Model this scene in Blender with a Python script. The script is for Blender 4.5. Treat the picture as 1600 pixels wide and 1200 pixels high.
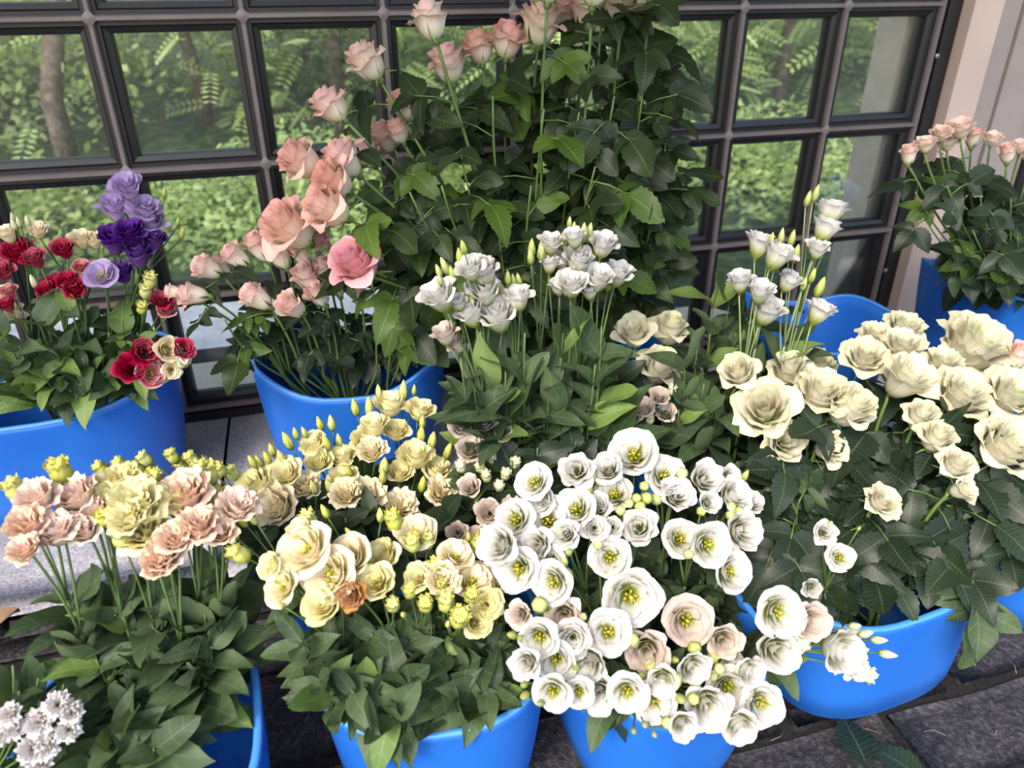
import bpy, math, random
from math import sin, cos, pi, sqrt, radians
from mathutils import Vector, Matrix
V = Vector
rnd = random.Random(7)
scene = bpy.context.scene
for o in list(bpy.data.objects):
    bpy.data.objects.remove(o)
COL = scene.collection

# ------------------------------------------------------------------ camera
F_PX = 1175.4
PITCH, ROLL, YAW = 0.4966, -0.00609, 0.26226
CAM = V((0.2584, -1.275, 0.6678))
FW = V((sin(YAW)*cos(PITCH), cos(YAW)*cos(PITCH), -sin(PITCH)))
_r = V((cos(YAW), -sin(YAW), 0)); _u = _r.cross(FW)
RT = _r*cos(ROLL) + _u*sin(ROLL); UP = -_r*sin(ROLL) + _u*cos(ROLL)
cd = bpy.data.cameras.new('camera'); cam = bpy.data.objects.new('camera', cd); COL.objects.link(cam)
cam.matrix_world = Matrix(((RT.x, UP.x, -FW.x, CAM.x), (RT.y, UP.y, -FW.y, CAM.y), (RT.z, UP.z, -FW.z, CAM.z), (0, 0, 0, 1)))
cd.sensor_width = 36; cd.lens = F_PX*36/1600; cd.clip_start = 0.02; cd.clip_end = 200
cd.dof.use_dof = True; cd.dof.focus_distance = 0.86; cd.dof.aperture_fstop = 5.6
scene.camera = cam

def ray(px, py): return FW + RT*((px-800)/F_PX) - UP*((py-600)/F_PX)
def at_y(px, py, Y):
    d = ray(px, py); return CAM + d*((Y-CAM.y)/d.y)
def at_z(px, py, Z):
    d = ray(px, py); return CAM + d*((Z-CAM.z)/d.z)
def depth(p): return (p-CAM).dot(FW)

# ------------------------------------------------------------------ light
SKY_STRENGTH, SUN_ENERGY, EXPOSURE = 0.42, 3.2, 0.17
w = bpy.data.worlds.new('sky'); scene.world = w; w.use_nodes = True
nt = w.node_tree; bg = nt.nodes['Background']
sky = nt.nodes.new('ShaderNodeTexSky'); sky.sky_type = 'NISHITA'; sky.sun_disc = False
sky.sun_elevation = radians(47); sky.sun_rotation = radians(215); sky.air_density = 1.0; sky.dust_density = 2.5
nt.links.new(sky.outputs[0], bg.inputs[0]); bg.inputs[1].default_value = SKY_STRENGTH
sd = bpy.data.lights.new('sun', 'SUN'); sun = bpy.data.objects.new('sun', sd); COL.objects.link(sun)
sd.energy = SUN_ENERGY; sd.angle = radians(16); sd.color = (1.0, 0.90, 0.76)
SUN_FROM = V((-0.55, -0.56, 0.72)).normalized()
sun.rotation_euler = (-SUN_FROM).to_track_quat('-Z', 'Y').to_euler()
vs = scene.view_settings
vs.view_transform = 'Standard'; vs.look = 'None'; vs.gamma = 1; vs.use_curve_mapping = False; vs.exposure = EXPOSURE

# ------------------------------------------------------------------ materials
def srgb(r, g, b):
    f = lambda c: (c/255/12.92) if c/255 <= 0.04045 else ((c/255+0.055)/1.055)**2.4
    return (f(r), f(g), f(b), 1)
class NT:
    def __init__(s, name):
        s.m = bpy.data.materials.new(name); s.m.use_nodes = True
        s.t = s.m.node_tree; s.n = s.t.nodes; s.p = s.n['Principled BSDF']; s.out = s.n['Material Output']
    def new(s, k, **kw):
        n = s.n.new(k)
        for a, b in kw.items(): setattr(n, a, b)
        return n
    def link(s, a, b): s.t.links.new(a, b)
    def ramp(s, fac, stops):
        r = s.new('ShaderNodeValToRGB'); e = r.color_ramp.elements
        while len(e) < len(stops): e.new(0.5)
        for q, (p, c) in zip(e, stops): q.position = p; q.color = c
        if fac is not None: s.link(fac, r.inputs[0])
        return r
    def mix(s, fac, a, b, mode='MIX'):
        n = s.new('ShaderNodeMix', data_type='RGBA', blend_type=mode)
        for sock, v in ((n.inputs[0], fac), (n.inputs[6], a), (n.inputs[7], b)):
            if hasattr(v, 'is_linked'): s.link(v, sock)
            else: sock.default_value = v
        return n.outputs[2]
    def noise(s, scale, detail=3, coord='Object', rough=0.55):
        tc = s.new('ShaderNodeTexCoord'); n = s.new('ShaderNodeTexNoise')
        n.inputs['Scale'].default_value = scale; n.inputs['Detail'].default_value = detail; n.inputs['Roughness'].default_value = rough
        s.link(tc.outputs[coord], n.inputs['Vector']); return n.outputs['Fac']
    def math(s, op, a, b=None, c=None):
        n = s.new('ShaderNodeMath', operation=op)
        for sock, v in zip(n.inputs, (a, b, c)):
            if v is None: continue
            if hasattr(v, 'is_linked'): s.link(v, sock)
            else: sock.default_value = v
        return n.outputs[0]
    def bump(s, h, strength=0.3, dist=0.002):
        b = s.new('ShaderNodeBump'); b.inputs['Strength'].default_value = strength; b.inputs['Distance'].default_value = dist
        s.link(h, b.inputs['Height']); s.link(b.outputs[0], s.p.inputs['Normal']); return b
    def translucent(s, col, amount):
        tr = s.new('ShaderNodeBsdfTranslucent'); mx = s.new('ShaderNodeMixShader'); mx.inputs[0].default_value = amount
        s.link(col, tr.inputs[0]); s.link(s.p.outputs[0], mx.inputs[1]); s.link(tr.outputs[0], mx.inputs[2]); s.link(mx.outputs[0], s.out.inputs[0])

def petal_mat(name, base, mid, tip, edge=None, trans=0.28, var=0.06, streak=0.10, at=(0.0, 0.38)):
    """base -> tip along the petal (UV v), fine lengthwise veins, slight change from bloom to bloom"""
    k = NT(name); uv = k.new('ShaderNodeUVMap'); sx = k.new('ShaderNodeSeparateXYZ'); k.link(uv.outputs[0], sx.inputs[0])
    stops = [(at[0], base), (at[1], mid), (0.82, tip)]
    if edge: stops.append((0.97, edge))
    r = k.ramp(sx.outputs[1], stops)
    mp = k.new('ShaderNodeMapping'); mp.inputs['Scale'].default_value = (26, 2.2, 1); k.link(uv.outputs[0], mp.inputs[0])
    n = k.new('ShaderNodeTexNoise'); n.inputs['Scale'].default_value = 1; n.inputs['Detail'].default_value = 3; k.link(mp.outputs[0], n.inputs['Vector'])
    st = k.ramp(n.outputs['Fac'], [(0.3, (1-streak*2, 1-streak*2, 1-streak*2.4, 1)), (0.65, (1, 1, 1, 1))])
    c = k.mix(1.0, r.outputs[0], st.outputs[0], 'MULTIPLY')
    oi = k.new('ShaderNodeObjectInfo')
    hs = k.new('ShaderNodeHueSaturation'); k.link(c, hs.inputs['Color'])
    k.link(k.math('MULTIPLY_ADD', oi.outputs['Random'], var*4, 1-var*2), hs.inputs['Saturation'])
    k.link(k.math('MULTIPLY_ADD', oi.outputs['Random'], -var, 1+var*0.3), hs.inputs['Value'])
    k.link(hs.outputs[0], k.p.inputs['Base Color']); k.p.inputs['Roughness'].default_value = 0.55
    k.p.inputs['Specular IOR Level'].default_value = 0.25
    k.bump(n.outputs['Fac'], 0.25, 0.0006)
    k.translucent(hs.outputs[0], trans); return k.m

def leaf_mat(name, dark, light, vein, rough=0.42, trans=0.16, nveins=11, veinamt=0.45, spec=0.4):
    k = NT(name); uv = k.new('ShaderNodeUVMap'); sx = k.new('ShaderNodeSeparateXYZ'); k.link(uv.outputs[0], sx.inputs[0])
    u, v = sx.outputs[0], sx.outputs[1]
    av = k.math('ABSOLUTE', k.math('MULTIPLY_ADD', v, 2.0, -1.0))
    mid = k.math('LESS_THAN', av, 0.05)
    ph = k.math('FRACT', k.math('MULTIPLY', k.math('SUBTRACT', u, k.math('MULTIPLY', av, 0.16)), nveins))
    side = k.math('LESS_THAN', k.math('ABSOLUTE', k.math('SUBTRACT', ph, 0.5)), 0.07)
    vv = k.math('MINIMUM', k.math('ADD', k.math('MULTIPLY', side, 0.5), mid), 1.0)
    oi = k.new('ShaderNodeObjectInfo')
    n = k.noise(34, 3)
    f = k.math('ADD', k.math('MULTIPLY', n, 0.55), k.math('MULTIPLY', oi.outputs['Random'], 0.5))
    c = k.ramp(f, [(0.2, dark), (0.85, light)]).outputs[0]
    c = k.mix(k.math('MULTIPLY', vv, veinamt), c, vein)
    geo = k.new('ShaderNodeNewGeometry')
    c2 = k.mix(k.math('MULTIPLY', geo.outputs['Backfacing'], 0.45), c, vein)
    k.link(c2, k.p.inputs['Base Color']); k.p.inputs['Roughness'].default_value = rough; k.p.inputs['Specular IOR Level'].default_value = spec
    hgt = k.math('SUBTRACT', k.math('MULTIPLY', n, 0.5), vv)
    k.bump(hgt, 0.35, 0.0012)
    k.translucent(k.mix(0.35, c2, (0.30, 0.50, 0.03, 1)), trans); return k.m

def plain(name, col, rough=0.5, noise=None, spec=0.5, metal=0, bump=None):
    k = NT(name); k.p.inputs['Roughness'].default_value = rough; k.p.inputs['Specular IOR Level'].default_value = spec; k.p.inputs['Metallic'].default_value = metal
    if noise:
        sc, col2 = noise; n = k.noise(sc, 5)
        k.link(k.ramp(n, [(0.3, col), (0.7, col2)]).outputs[0], k.p.inputs['Base Color'])
        if bump: k.bump(n, bump[0], bump[1])
    else: k.p.inputs['Base Color'].default_value = col
    return k.m

M = {}
M['rose_pink'] = petal_mat('rose_pink', srgb(226, 226, 180), srgb(252, 234, 216), srgb(251, 216, 200), srgb(248, 196, 188), var=0.10)
M['rose_deep'] = petal_mat('rose_deep', srgb(232, 214, 190), srgb(246, 196, 196), srgb(242, 176, 184), srgb(244, 190, 196))
M['rose_blush'] = petal_mat('rose_blush', srgb(216, 222, 164), srgb(250, 240, 216), srgb(252, 234, 216), srgb(248, 214, 200))
M['spray_pink'] = petal_mat('spray_pink', srgb(224, 226, 172), srgb(252, 240, 222), srgb(252, 226, 212), srgb(248, 206, 198))
M['rose_cream'] = petal_mat('rose_cream', srgb(200, 206, 140), srgb(236, 230, 206), srgb(238, 232, 214), srgb(230, 228, 192), var=0.04)
M['lis_white'] = petal_mat('lis_white', srgb(150, 160, 70), srgb(222, 222, 202), srgb(229, 226, 224), None, var=0.03, streak=0.07, at=(0.22, 0.60))
M['lis_blush'] = petal_mat('lis_blush', srgb(150, 156, 78), srgb(222, 210, 196), srgb(226, 212, 202), srgb(220, 202, 192), var=0.03, streak=0.07, at=(0.20, 0.56))
M['lis_yellow'] = petal_mat('lis_yellow', srgb(214, 214, 96), srgb(248, 240, 184), srgb(252, 244, 204), srgb(244, 238, 180), var=0.08)
M['lis_cream'] = petal_mat('lis_cream', srgb(214, 214, 110), srgb(248, 238, 200), srgb(252, 240, 212), None, var=0.06)
M['lis_peach'] = petal_mat('lis_peach', srgb(224, 216, 150), srgb(250, 226, 204), srgb(248, 214, 198), srgb(248, 230, 204), var=0.10)
M['lis_palepeach'] = petal_mat('lis_palepeach', srgb(220, 212, 150), srgb(248, 232, 216), srgb(248, 226, 212), None, var=0.06)
M['lis_lime'] = petal_mat('lis_lime', srgb(150, 178, 60), srgb(206, 212, 96), srgb(226, 226, 124), srgb(212, 218, 100), var=0.08)
M['lis_lilac'] = petal_mat('lis_lilac', srgb(214, 208, 196), srgb(212, 192, 226), srgb(208, 186, 226), srgb(194, 168, 216), var=0.08)
M['lis_purple'] = petal_mat('lis_purple', srgb(136, 100, 146), srgb(100, 52, 138), srgb(90, 42, 130), srgb(116, 74, 158), trans=0.2)
M['lis_crimson'] = petal_mat('lis_crimson', srgb(160, 100, 90), srgb(176, 32, 66), srgb(168, 24, 62), srgb(196, 70, 96), trans=0.2)
M['lis_rosy'] = petal_mat('lis_rosy', srgb(210, 200, 150), srgb(226, 150, 150), srgb(206, 92, 110), srgb(230, 190, 180))
M['wilted'] = petal_mat('wilted', srgb(170, 150, 90), srgb(214, 172, 116), srgb(210, 160, 104), srgb(170, 126, 84))
M['carnation'] = petal_mat('carnation', srgb(215, 220, 190), srgb(226, 220, 218), srgb(230, 224, 224), None, var=0.03)
M['bud_green'] = petal_mat('bud_green', srgb(120, 142, 66), srgb(178, 190, 104), srgb(206, 212, 140), srgb(190, 204, 120), trans=0.2)
M['bud_lime'] = petal_mat('bud_lime', srgb(136, 156, 64), srgb(196, 202, 104), srgb(226, 224, 136), srgb(216, 216, 120), trans=0.2)
M['bud_cream'] = petal_mat('bud_cream', srgb(156, 172, 96), srgb(214, 216, 160), srgb(238, 234, 200), srgb(228, 228, 186), trans=0.2)
M['calyx'] = plain('calyx', srgb(76, 104, 48), 0.5, (60, srgb(110, 134, 70)))
M['stamen'] = plain('stamen', srgb(214, 176, 30), 0.6, (300, srgb(170, 130, 20)))
M['pistil'] = plain('pistil', srgb(150, 170, 60), 0.5)
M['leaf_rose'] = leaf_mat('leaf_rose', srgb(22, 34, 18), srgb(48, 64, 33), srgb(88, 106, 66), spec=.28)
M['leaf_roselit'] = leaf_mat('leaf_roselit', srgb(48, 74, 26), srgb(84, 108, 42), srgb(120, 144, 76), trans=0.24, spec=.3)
M['leaf_dark'] = leaf_mat('leaf_dark', srgb(22, 34, 24), srgb(44, 60, 41), srgb(86, 102, 76), rough=0.40, spec=.3)
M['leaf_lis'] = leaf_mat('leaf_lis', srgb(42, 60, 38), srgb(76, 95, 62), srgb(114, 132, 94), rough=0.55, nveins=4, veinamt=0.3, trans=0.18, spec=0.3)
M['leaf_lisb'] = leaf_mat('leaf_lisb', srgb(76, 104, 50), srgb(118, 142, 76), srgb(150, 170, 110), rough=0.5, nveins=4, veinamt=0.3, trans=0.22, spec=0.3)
M['stem'] = plain('stem', srgb(64, 86, 44), 0.5, (30, srgb(98, 120, 66)))
M['stem_rose'] = plain('stem_rose', srgb(70, 98, 44), 0.5, (30, srgb(108, 130, 66)))
M['stem_pale'] = plain('stem_pale', srgb(112, 132, 84), 0.5, (30, srgb(140, 156, 108)))
M['dry_leaf'] = plain('dry_leaf', srgb(104, 78, 58), 0.7, (40, srgb(140, 110, 84)))
M['straw'] = plain('straw', srgb(150, 135, 105), 0.8)

def bucket_mat():
    k = NT('blue_plastic'); n = k.noise(7, 4); oi = k.new('ShaderNodeObjectInfo')
    c = k.ramp(n, [(0.35, srgb(34, 104, 200)), (0.7, srgb(44, 116, 210))]).outputs[0]
    sc = k.noise(55, 6); scf = k.ramp(sc, [(0.66, (0, 0, 0, 1)), (0.74, (1, 1, 1, 1))]).outputs[0]
    c = k.mix(k.math('MULTIPLY', scf, 0.12), c, srgb(150, 180, 215))
    k.link(c, k.p.inputs['Base Color']); k.p.inputs['Roughness'].default_value = 0.42; k.p.inputs['Specular IOR Level'].default_value = 0.4
    k.bump(n, 0.12, 0.004); k.translucent(c, 0.10); return k.m
M['bucket'] = bucket_mat()
M['bucket_lip'] = plain('bucket_lip', srgb(70, 140, 224), 0.4)
M['frame'] = plain('frame_paint', srgb(26, 24, 26), 0.42, (18, srgb(36, 33, 34)), bump=(0.1, 0.001))
M['bead'] = plain('bead_paint', srgb(112, 102, 100), 0.34, (14, srgb(130, 118, 114)), bump=(0.1, 0.001))
M['cream_paint'] = plain('cream_paint', srgb(222, 196, 178), 0.5, (6, srgb(204, 180, 164)), bump=(0.12, 0.002))
M['grey_paint'] = plain('grey_paint', srgb(176, 160, 152), 0.5, (6, srgb(158, 146, 140)), bump=(0.12, 0.002))
M['ext_cream'] = plain('exterior_render', srgb(226, 206, 182), 0.8, (30, srgb(208, 188, 164)), bump=(0.3, 0.003))
M['screw'] = plain('screw_steel', srgb(170, 165, 160), 0.35, metal=0.8)

def stone_mat(name, a, b, c, fine=230, rough=0.8, bs=0.55, spec=0.35):
    k = NT(name); n1 = k.noise(fine, 4, rough=0.7); n2 = k.noise(9, 5); oi = k.new('ShaderNodeObjectInfo')
    col = k.ramp(n1, [(0.32, a), (0.5, b), (0.72, c)]).outputs[0]
    d = k.ramp(n2, [(0.3, (0.62, 0.62, 0.64, 1)), (0.7, (1, 1, 1, 1))]).outputs[0]
    col = k.mix(1.0, col, d, 'MULTIPLY')
    hs = k.new('ShaderNodeHueSaturation'); k.link(col, hs.inputs['Color']); k.link(k.math('MULTIPLY_ADD', oi.outputs['Random'], 0.35, 0.8), hs.inputs['Value'])
    k.link(hs.outputs[0], k.p.inputs['Base Color']); k.p.inputs['Roughness'].default_value = rough; k.p.inputs['Specular IOR Level'].default_value = spec
    n3 = k.noise(60, 6, rough=0.7)
    k.bump(k.math('ADD', n3, k.math('MULTIPLY', n1, 0.4)), bs, 0.006); return k.m
M['granite'] = stone_mat('granite', srgb(150, 147, 154), srgb(200, 197, 202), srgb(232, 229, 232))
M['slate'] = stone_mat('slate', srgb(30, 29, 33), srgb(52, 50, 54), srgb(96, 92, 94), fine=160, rough=0.7, bs=0.8)
M['joint'] = stone_mat('joint', srgb(16, 15, 17), srgb(30, 28, 28), srgb(50, 46, 42))
M['path'] = stone_mat('path', srgb(190, 188, 196), srgb(208, 206, 214), srgb(224, 222, 228), fine=60, bs=0.2)
M['grass'] = stone_mat('grass_ground', srgb(34, 50, 28), srgb(62, 84, 46), srgb(120, 140, 86), fine=12)
M['bark'] = stone_mat('bark', srgb(70, 60, 52), srgb(110, 98, 88), srgb(150, 138, 124), fine=24)

def foliage_mat(name, a, b, trans=0.5):
    k = NT(name); oi = k.new('ShaderNodeObjectInfo'); n = k.noise(2.4, 4)
    c = k.ramp(n, [(0.3, a), (0.7, b)]).outputs[0]
    k.link(c, k.p.inputs['Base Color']); k.p.inputs['Roughness'].default_value = 0.28; k.p.inputs['Specular IOR Level'].default_value = 0.7
    k.translucent(c, trans); return k.m
M['fol_a'] = foliage_mat('fol_a', srgb(100, 126, 70), srgb(206, 222, 146))
M['fol_b'] = foliage_mat('fol_b', srgb(136, 166, 98), srgb(226, 240, 172))
M['fol_c'] = foliage_mat('fol_c', srgb(60, 84, 50), srgb(176, 196, 130))

def glass_mat():
    k = NT('window_glass'); k.n.remove(k.p)
    tr = k.new('ShaderNodeBsdfTransparent'); tr.inputs[0].default_value = (0.95, 0.97, 0.96, 1)
    gl = k.new('ShaderNodeBsdfGlossy'); gl.inputs['Roughness'].default_value = 0.02
    fr = k.new('ShaderNodeFresnel'); fr.inputs[0].default_value = 1.45
    m1 = k.new('ShaderNodeMixShader'); k.link(fr.outputs[0], m1.inputs[0]); k.link(tr.outputs[0], m1.inputs[1]); k.link(gl.outputs[0], m1.inputs[2])
    df = k.new('ShaderNodeBsdfDiffuse'); df.inputs[0].default_value = (0.75, 0.78, 0.80, 1)
    n = k.noise(5, 6, 'Object', 0.7); d = k.ramp(n, [(0.35, (0.006,)*3+(1,)), (0.75, (0.045,)*3+(1,))]).outputs[0]
    m2 = k.new('ShaderNodeMixShader'); k.link(d, m2.inputs[0]); k.link(m1.outputs[0], m2.inputs[1]); k.link(df.outputs[0], m2.inputs[2])
    k.link(m2.outputs[0], k.out.inputs[0]); return k.m
M['glass'] = glass_mat()

# ------------------------------------------------------------------ mesh helpers
class MB:
    def __init__(s): s.v = []; s.f = []; s.uv = []; s.mi = []
    def add(s, v, f, uv=None, mi=0):
        o = len(s.v); s.v += [tuple(p) for p in v]; s.uv += uv if uv else [(0.5, 0.5)]*len(v)
        s.f += [tuple(i+o for i in q) for q in f]; s.mi += [mi]*len(f)
    def box(s, x0, x1, y0, y1, z0, z1, mi=0):
        v = [(x, y, z) for x in (x0, x1) for y in (y0, y1) for z in (z0, z1)]
        s.add(v, [(0, 1, 3, 2), (4, 6, 7, 5), (0, 4, 5, 1), (2, 3, 7, 6), (0, 2, 6, 4), (1, 5, 7, 3)], None, mi)
    def grid(s, pts, nu, nv, uv, mi=0, close=False):
        f = []
        for i in range(nu):
            for j in range(nv):
                a = i*(nv+1)+j; f.append((a, a+nv+1, a+nv+2, a+1))
        s.add(pts, f, uv, mi)
    def tube(s, pts, r0, r1=None, n=6, mi=0, cap=True):
        r1 = r0 if r1 is None else r1; N = len(pts); vs_ = []; prev = None
        for i, p in enumerate(pts):
            t = (pts[min(i+1, N-1)]-pts[max(i-1, 0)])
            t = t.normalized() if t.length > 1e-9 else V((0, 0, 1))
            a = V((1, 0, 0)) if prev is None else prev
            a = a - t*a.dot(t)
            if a.length < 1e-4: a = V((0, 1, 0)) - t*t.y
            a.normalize(); prev = a; b = t.cross(a); r = r0+(r1-r0)*i/(N-1)
            vs_ += [p+a*(r*cos(2*pi*k/n))+b*(r*sin(2*pi*k/n)) for k in range(n)]
        f = [(i*n+k, i*n+(k+1) % n, (i+1)*n+(k+1) % n, (i+1)*n+k) for i in range(N-1) for k in range(n)]
        if cap: f += [tuple(range(n))[::-1], tuple(range((N-1)*n, N*n))]
        s.add(vs_, f, None, mi)
    def lathe(s, prof, n=10, mi=0, wob=0, uvv=True):
        vs_ = []; uv = []
        for i, (r, z) in enumerate(prof):
            for k in range(n):
                a = 2*pi*k/n + wob*z; vs_.append((r*cos(a), r*sin(a), z)); uv.append((k/n, i/(len(prof)-1)))
        f = [(i*n+k, i*n+(k+1) % n, (i+1)*n+(k+1) % n, (i+1)*n+k) for i in range(len(prof)-1) for k in range(n)]
        s.add(vs_, f, uv, mi)
    def mesh(s, name, mats, smooth=True):
        me = bpy.data.meshes.new(name); me.from_pydata(s.v, [], s.f)
        for m in (mats if isinstance(mats, (list, tuple)) else [mats]): me.materials.append(m)
        if any(s.mi): me.polygons.foreach_set('material_index', s.mi)
        ul = me.uv_layers.new(name='UVMap'); li = [0]*len(me.loops); me.loops.foreach_get('vertex_index', li)
        fl = []
        for i in li: fl += s.uv[i]
        ul.data.foreach_set('uv', fl)
        if smooth: me.polygons.foreach_set('use_smooth', [True]*len(me.polygons))
        me.update(); return me

def obj(name, me, parent=None, mat=None):
    o = bpy.data.objects.new(name, me); COL.objects.link(o)
    if parent: o.parent = parent
    if mat is not None: o.matrix_basis = mat
    return o
def tag(o, label=None, cat=None, group=None, kind=None):
    if label: o['label'] = label
    if cat: o['category'] = cat
    if group: o['group'] = group
    if kind: o['kind'] = kind
    return o
def basis(x, y, z, loc, s=1.0):
    return Matrix(((x.x*s, y.x*s, z.x*s, loc.x), (x.y*s, y.y*s, z.y*s, loc.y), (x.z*s, y.z*s, z.z*s, loc.z), (0, 0, 0, 1)))
def frame_z(d, loc, s, spin):
    z = d.normalized(); a = V((1, 0, 0)) if abs(z.x) < 0.8 else V((0, 1, 0))
    x = (a-z*a.dot(z)).normalized(); y = z.cross(x)
    return basis(x*cos(spin)+y*sin(spin), y*cos(spin)-x*sin(spin), z, loc, s)
def frame_leaf(d, nrm, loc, s):
    x = d.normalized(); z = nrm-x*nrm.dot(x)
    if z.length < 1e-3: z = V((0, 0, 1))-x*x.z + V((0.01, 0, 0))
    z.normalize(); return basis(x, z.cross(x), z, loc, s)
def jit(a): return V((rnd.uniform(-a, a), rnd.uniform(-a, a), rnd.uniform(-a, a)))
def curve(p0, p1, p2, n=7):
    return [p0*((1-t)**2)+p1*(2*t*(1-t))+p2*(t*t) for t in [i/n for i in range(n+1)]]

# ------------------------------------------------------------------ leaves
def leaf_mesh(name, mat, width, tip, droop, fold, wave, serr=0.0, nu=10, seed=0, cup=0.0):
    r = random.Random(seed); mb = MB(); pts = []; uv = []; ph = r.uniform(0, 6); nv = 4; twist = r.uniform(-.7, .7); bendy = r.uniform(-.12, .12)
    for i in range(nu+1):
        t = i/nu
        wd = width*0.5*(sin(pi*t**0.8)**(0.62 if serr else 0.56))*(1-tip*t*t) if 0 < t < 1 else 0.004
        if serr and 0 < i < nu: wd *= 1 + serr*(1 if i % 2 else -1)
        for j in range(nv+1):
            s = j/nv*2-1
            y = wd*s
            z = -droop*t*t + fold*abs(s)*wd*2 + cup*(s*s)*wd + wave*sin(t*9+ph+s*1.2)*abs(s)
            x = t - droop*0.25*t*t - (0.05*abs(s)*sin(pi*t) if serr else 0)
            tw = twist*t; y, z = y*cos(tw)-z*sin(tw)*.0, z+y*sin(tw)
            pts.append((x, y+bendy*t*t, z)); uv.append((t, (s+1)/2))
    mb.grid(pts, nu, nv, uv); return mb.mesh(name, mat)
def leafset(prefix, mat, specs): return [leaf_mesh(prefix, M[mat], *sp, seed=i) for i, sp in enumerate(specs)]
ROSE = [(0.66, 0.28, 0.18, 0.10, 0.018, 0.07, 14), (0.62, 0.30, 0.30, 0.16, 0.025, 0.07, 14), (0.72, 0.2, 0.08, 0.06, 0.03, 0.06, 14), (0.58, 0.32, 0.42, 0.12, 0.02, 0.07, 14)]
LISP = [(0.56, 0.30, 0.14, 0.14, 0.03, 0, 10), (0.48, 0.26, 0.34, 0.20, 0.04, 0, 10), (0.62, 0.32, -0.12, 0.12, 0.045, 0, 10), (0.52, 0.26, 0.50, 0.18, 0.04, 0, 10), (0.44, 0.22, -0.26, 0.24, 0.04, 0, 10), (0.58, 0.3, 0.65, 0.10, 0.05, 0, 10)]
LV = {'rose': leafset('leaf_rose', 'leaf_rose', ROSE), 'roselit': leafset('leaf_roselit', 'leaf_roselit', ROSE), 'dark': leafset('leaf_dark', 'leaf_dark', ROSE),
      'lis': leafset('leaf_lis', 'leaf_lis', LISP), 'lisb': leafset('leaf_lisb', 'leaf_lisb', LISP)}

# ------------------------------------------------------------------ blooms
def petal(mb, th, R0, R1, H, W, flare=0.0, curl=0.0, ruffle=0.0, freq=3, notch=0.18, pinch=0.0, power=0.7, twist=0.06, ns=8, nt_=7, r=rnd, mi=0):
    pts = []; uv = []; p1, p2 = r.uniform(0, 6), r.uniform(0, 6); skew = r.uniform(-0.12, 0.12)
    for i in range(nt_+1):
        tt = i/nt_
        for j in range(ns+1):
            s = j/ns*2-1
            te = tt*(1-notch*s*s*(0.4+0.6*tt))
            ang = th+s*W*(0.42+0.58*min(1, tt*1.6)**0.7)
            e = max(0.0, te-0.55)/0.45
            rad = R0+(R1-R0)*te**power + flare*e*e*(1-0.35*s*s)
            z = H*te*(1+skew*s) - curl*e**2.4*(1-0.3*s*s)
            rad += pinch*e*e*max(0, 1-abs(s)*1.7)*0.6; z -= pinch*e*e*max(0, 1-abs(s)*1.7)*0.3
            rad *= 1+twist*s
            a = ruffle*tt**2.5
            rad += a*sin(freq*s*pi+p1)+0.3*a*sin(2.3*freq*s*pi+p2); z += 0.8*a*cos(freq*1.15*s*pi+p2)
            pts.append((rad*cos(ang), rad*sin(ang), z)); uv.append(((s+1)/2, tt))
    mb.grid(pts, nt_, ns, uv, mi)
def sepals(mb, n, L, w, out, down, r0=0.05, z0=0.0, r=rnd):
    for k in range(n):
        a = 2*pi*k/n+r.uniform(-.2, .2); l = L*r.uniform(.8, 1.2); pts = []; uv = []
        for i in range(5):
            t = i/4
            for s in (-1, 0, 1):
                rr = r0+out*t*l; z = z0+(0.25*t-down*t*t)*l+(0.02 if s == 0 else 0); q = s*w*(1-t)*0.5*(0.5+t*1.6 if t < .4 else 1.1)
                pts.append((rr*cos(a)-q*sin(a), rr*sin(a)+q*cos(a), z)); uv.append(((s+1)/2, t))
        mb.grid(pts, 4, 2, uv)
class Bloom:   # core mesh, outer petal meshes, calyx mesh, stamen mesh: unit diameter, axis +Z
    def __init__(s, core, petals, calyx=None, stamens=None, var=0): s.core, s.petals, s.calyx, s.stamens, s.var = core, petals, calyx, stamens, var
_cache = {}
def calyx_mesh(kind, seed):
    key = ('cal', kind, seed % 3)
    if key not in _cache:
        r = random.Random(seed+90); mb = MB()
        if kind == 'rose': mb.lathe([(0.02, -0.16), (0.07, -0.13), (0.10, -0.06), (0.10, 0.0), (0.06, 0.03)], 8); sepals(mb, 5, 0.5, 0.13, 0.75, 0.35, 0.07, 0.0, r)
        elif kind == 'spray': mb.lathe([(0.03, -0.2), (0.10, -0.15), (0.13, -0.06), (0.13, 0.0), (0.08, 0.03)], 8); sepals(mb, 5, 0.75, 0.13, 0.5, -0.35, 0.10, 0.0, r)
        else: mb.lathe([(0.02, -0.08), (0.05, -0.05), (0.06, 0.0), (0.05, 0.05)], 7); sepals(mb, 5, 0.42, 0.05, 0.45, -0.5, 0.05, 0.0, r)
        _cache[key] = mb.mesh('calyx', M['calyx'])
    return _cache[key]
def stamen_mesh(seed):
    key = ('sta', seed % 3)
    if key not in _cache:
        r = random.Random(seed+40); mb = MB()
        mb.tube([V((0, 0, 0.0)), V((0, 0, 0.22)), V((0, 0, 0.30))], 0.035, 0.02, 6, 1)
        mb.tube([V((-.03, 0, 0.30)), V((0, 0, .32)), V((0.03, 0, 0.30))], 0.03, 0.03, 6, 1)
        for k in range(6):
            a = 2*pi*k/6+r.uniform(-.3, .3); d = V((cos(a), sin(a), 0)); p = d*r.uniform(.07, .11)+V((0, 0, r.uniform(.2, .27)))
            mb.tube([d*0.03, d*0.06+V((0, 0, .1)), p], 0.007, 0.006, 4, 1)
            mb.tube([p+V((0, 0, -.02))-d*.02, p+V((0, 0, .012)), p+d*.03+V((0, 0, .02))], 0.022, 0.018, 5, 0)
        _cache[key] = mb.mesh('stamens', [M['stamen'], M['pistil']])
    return _cache[key]

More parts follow.
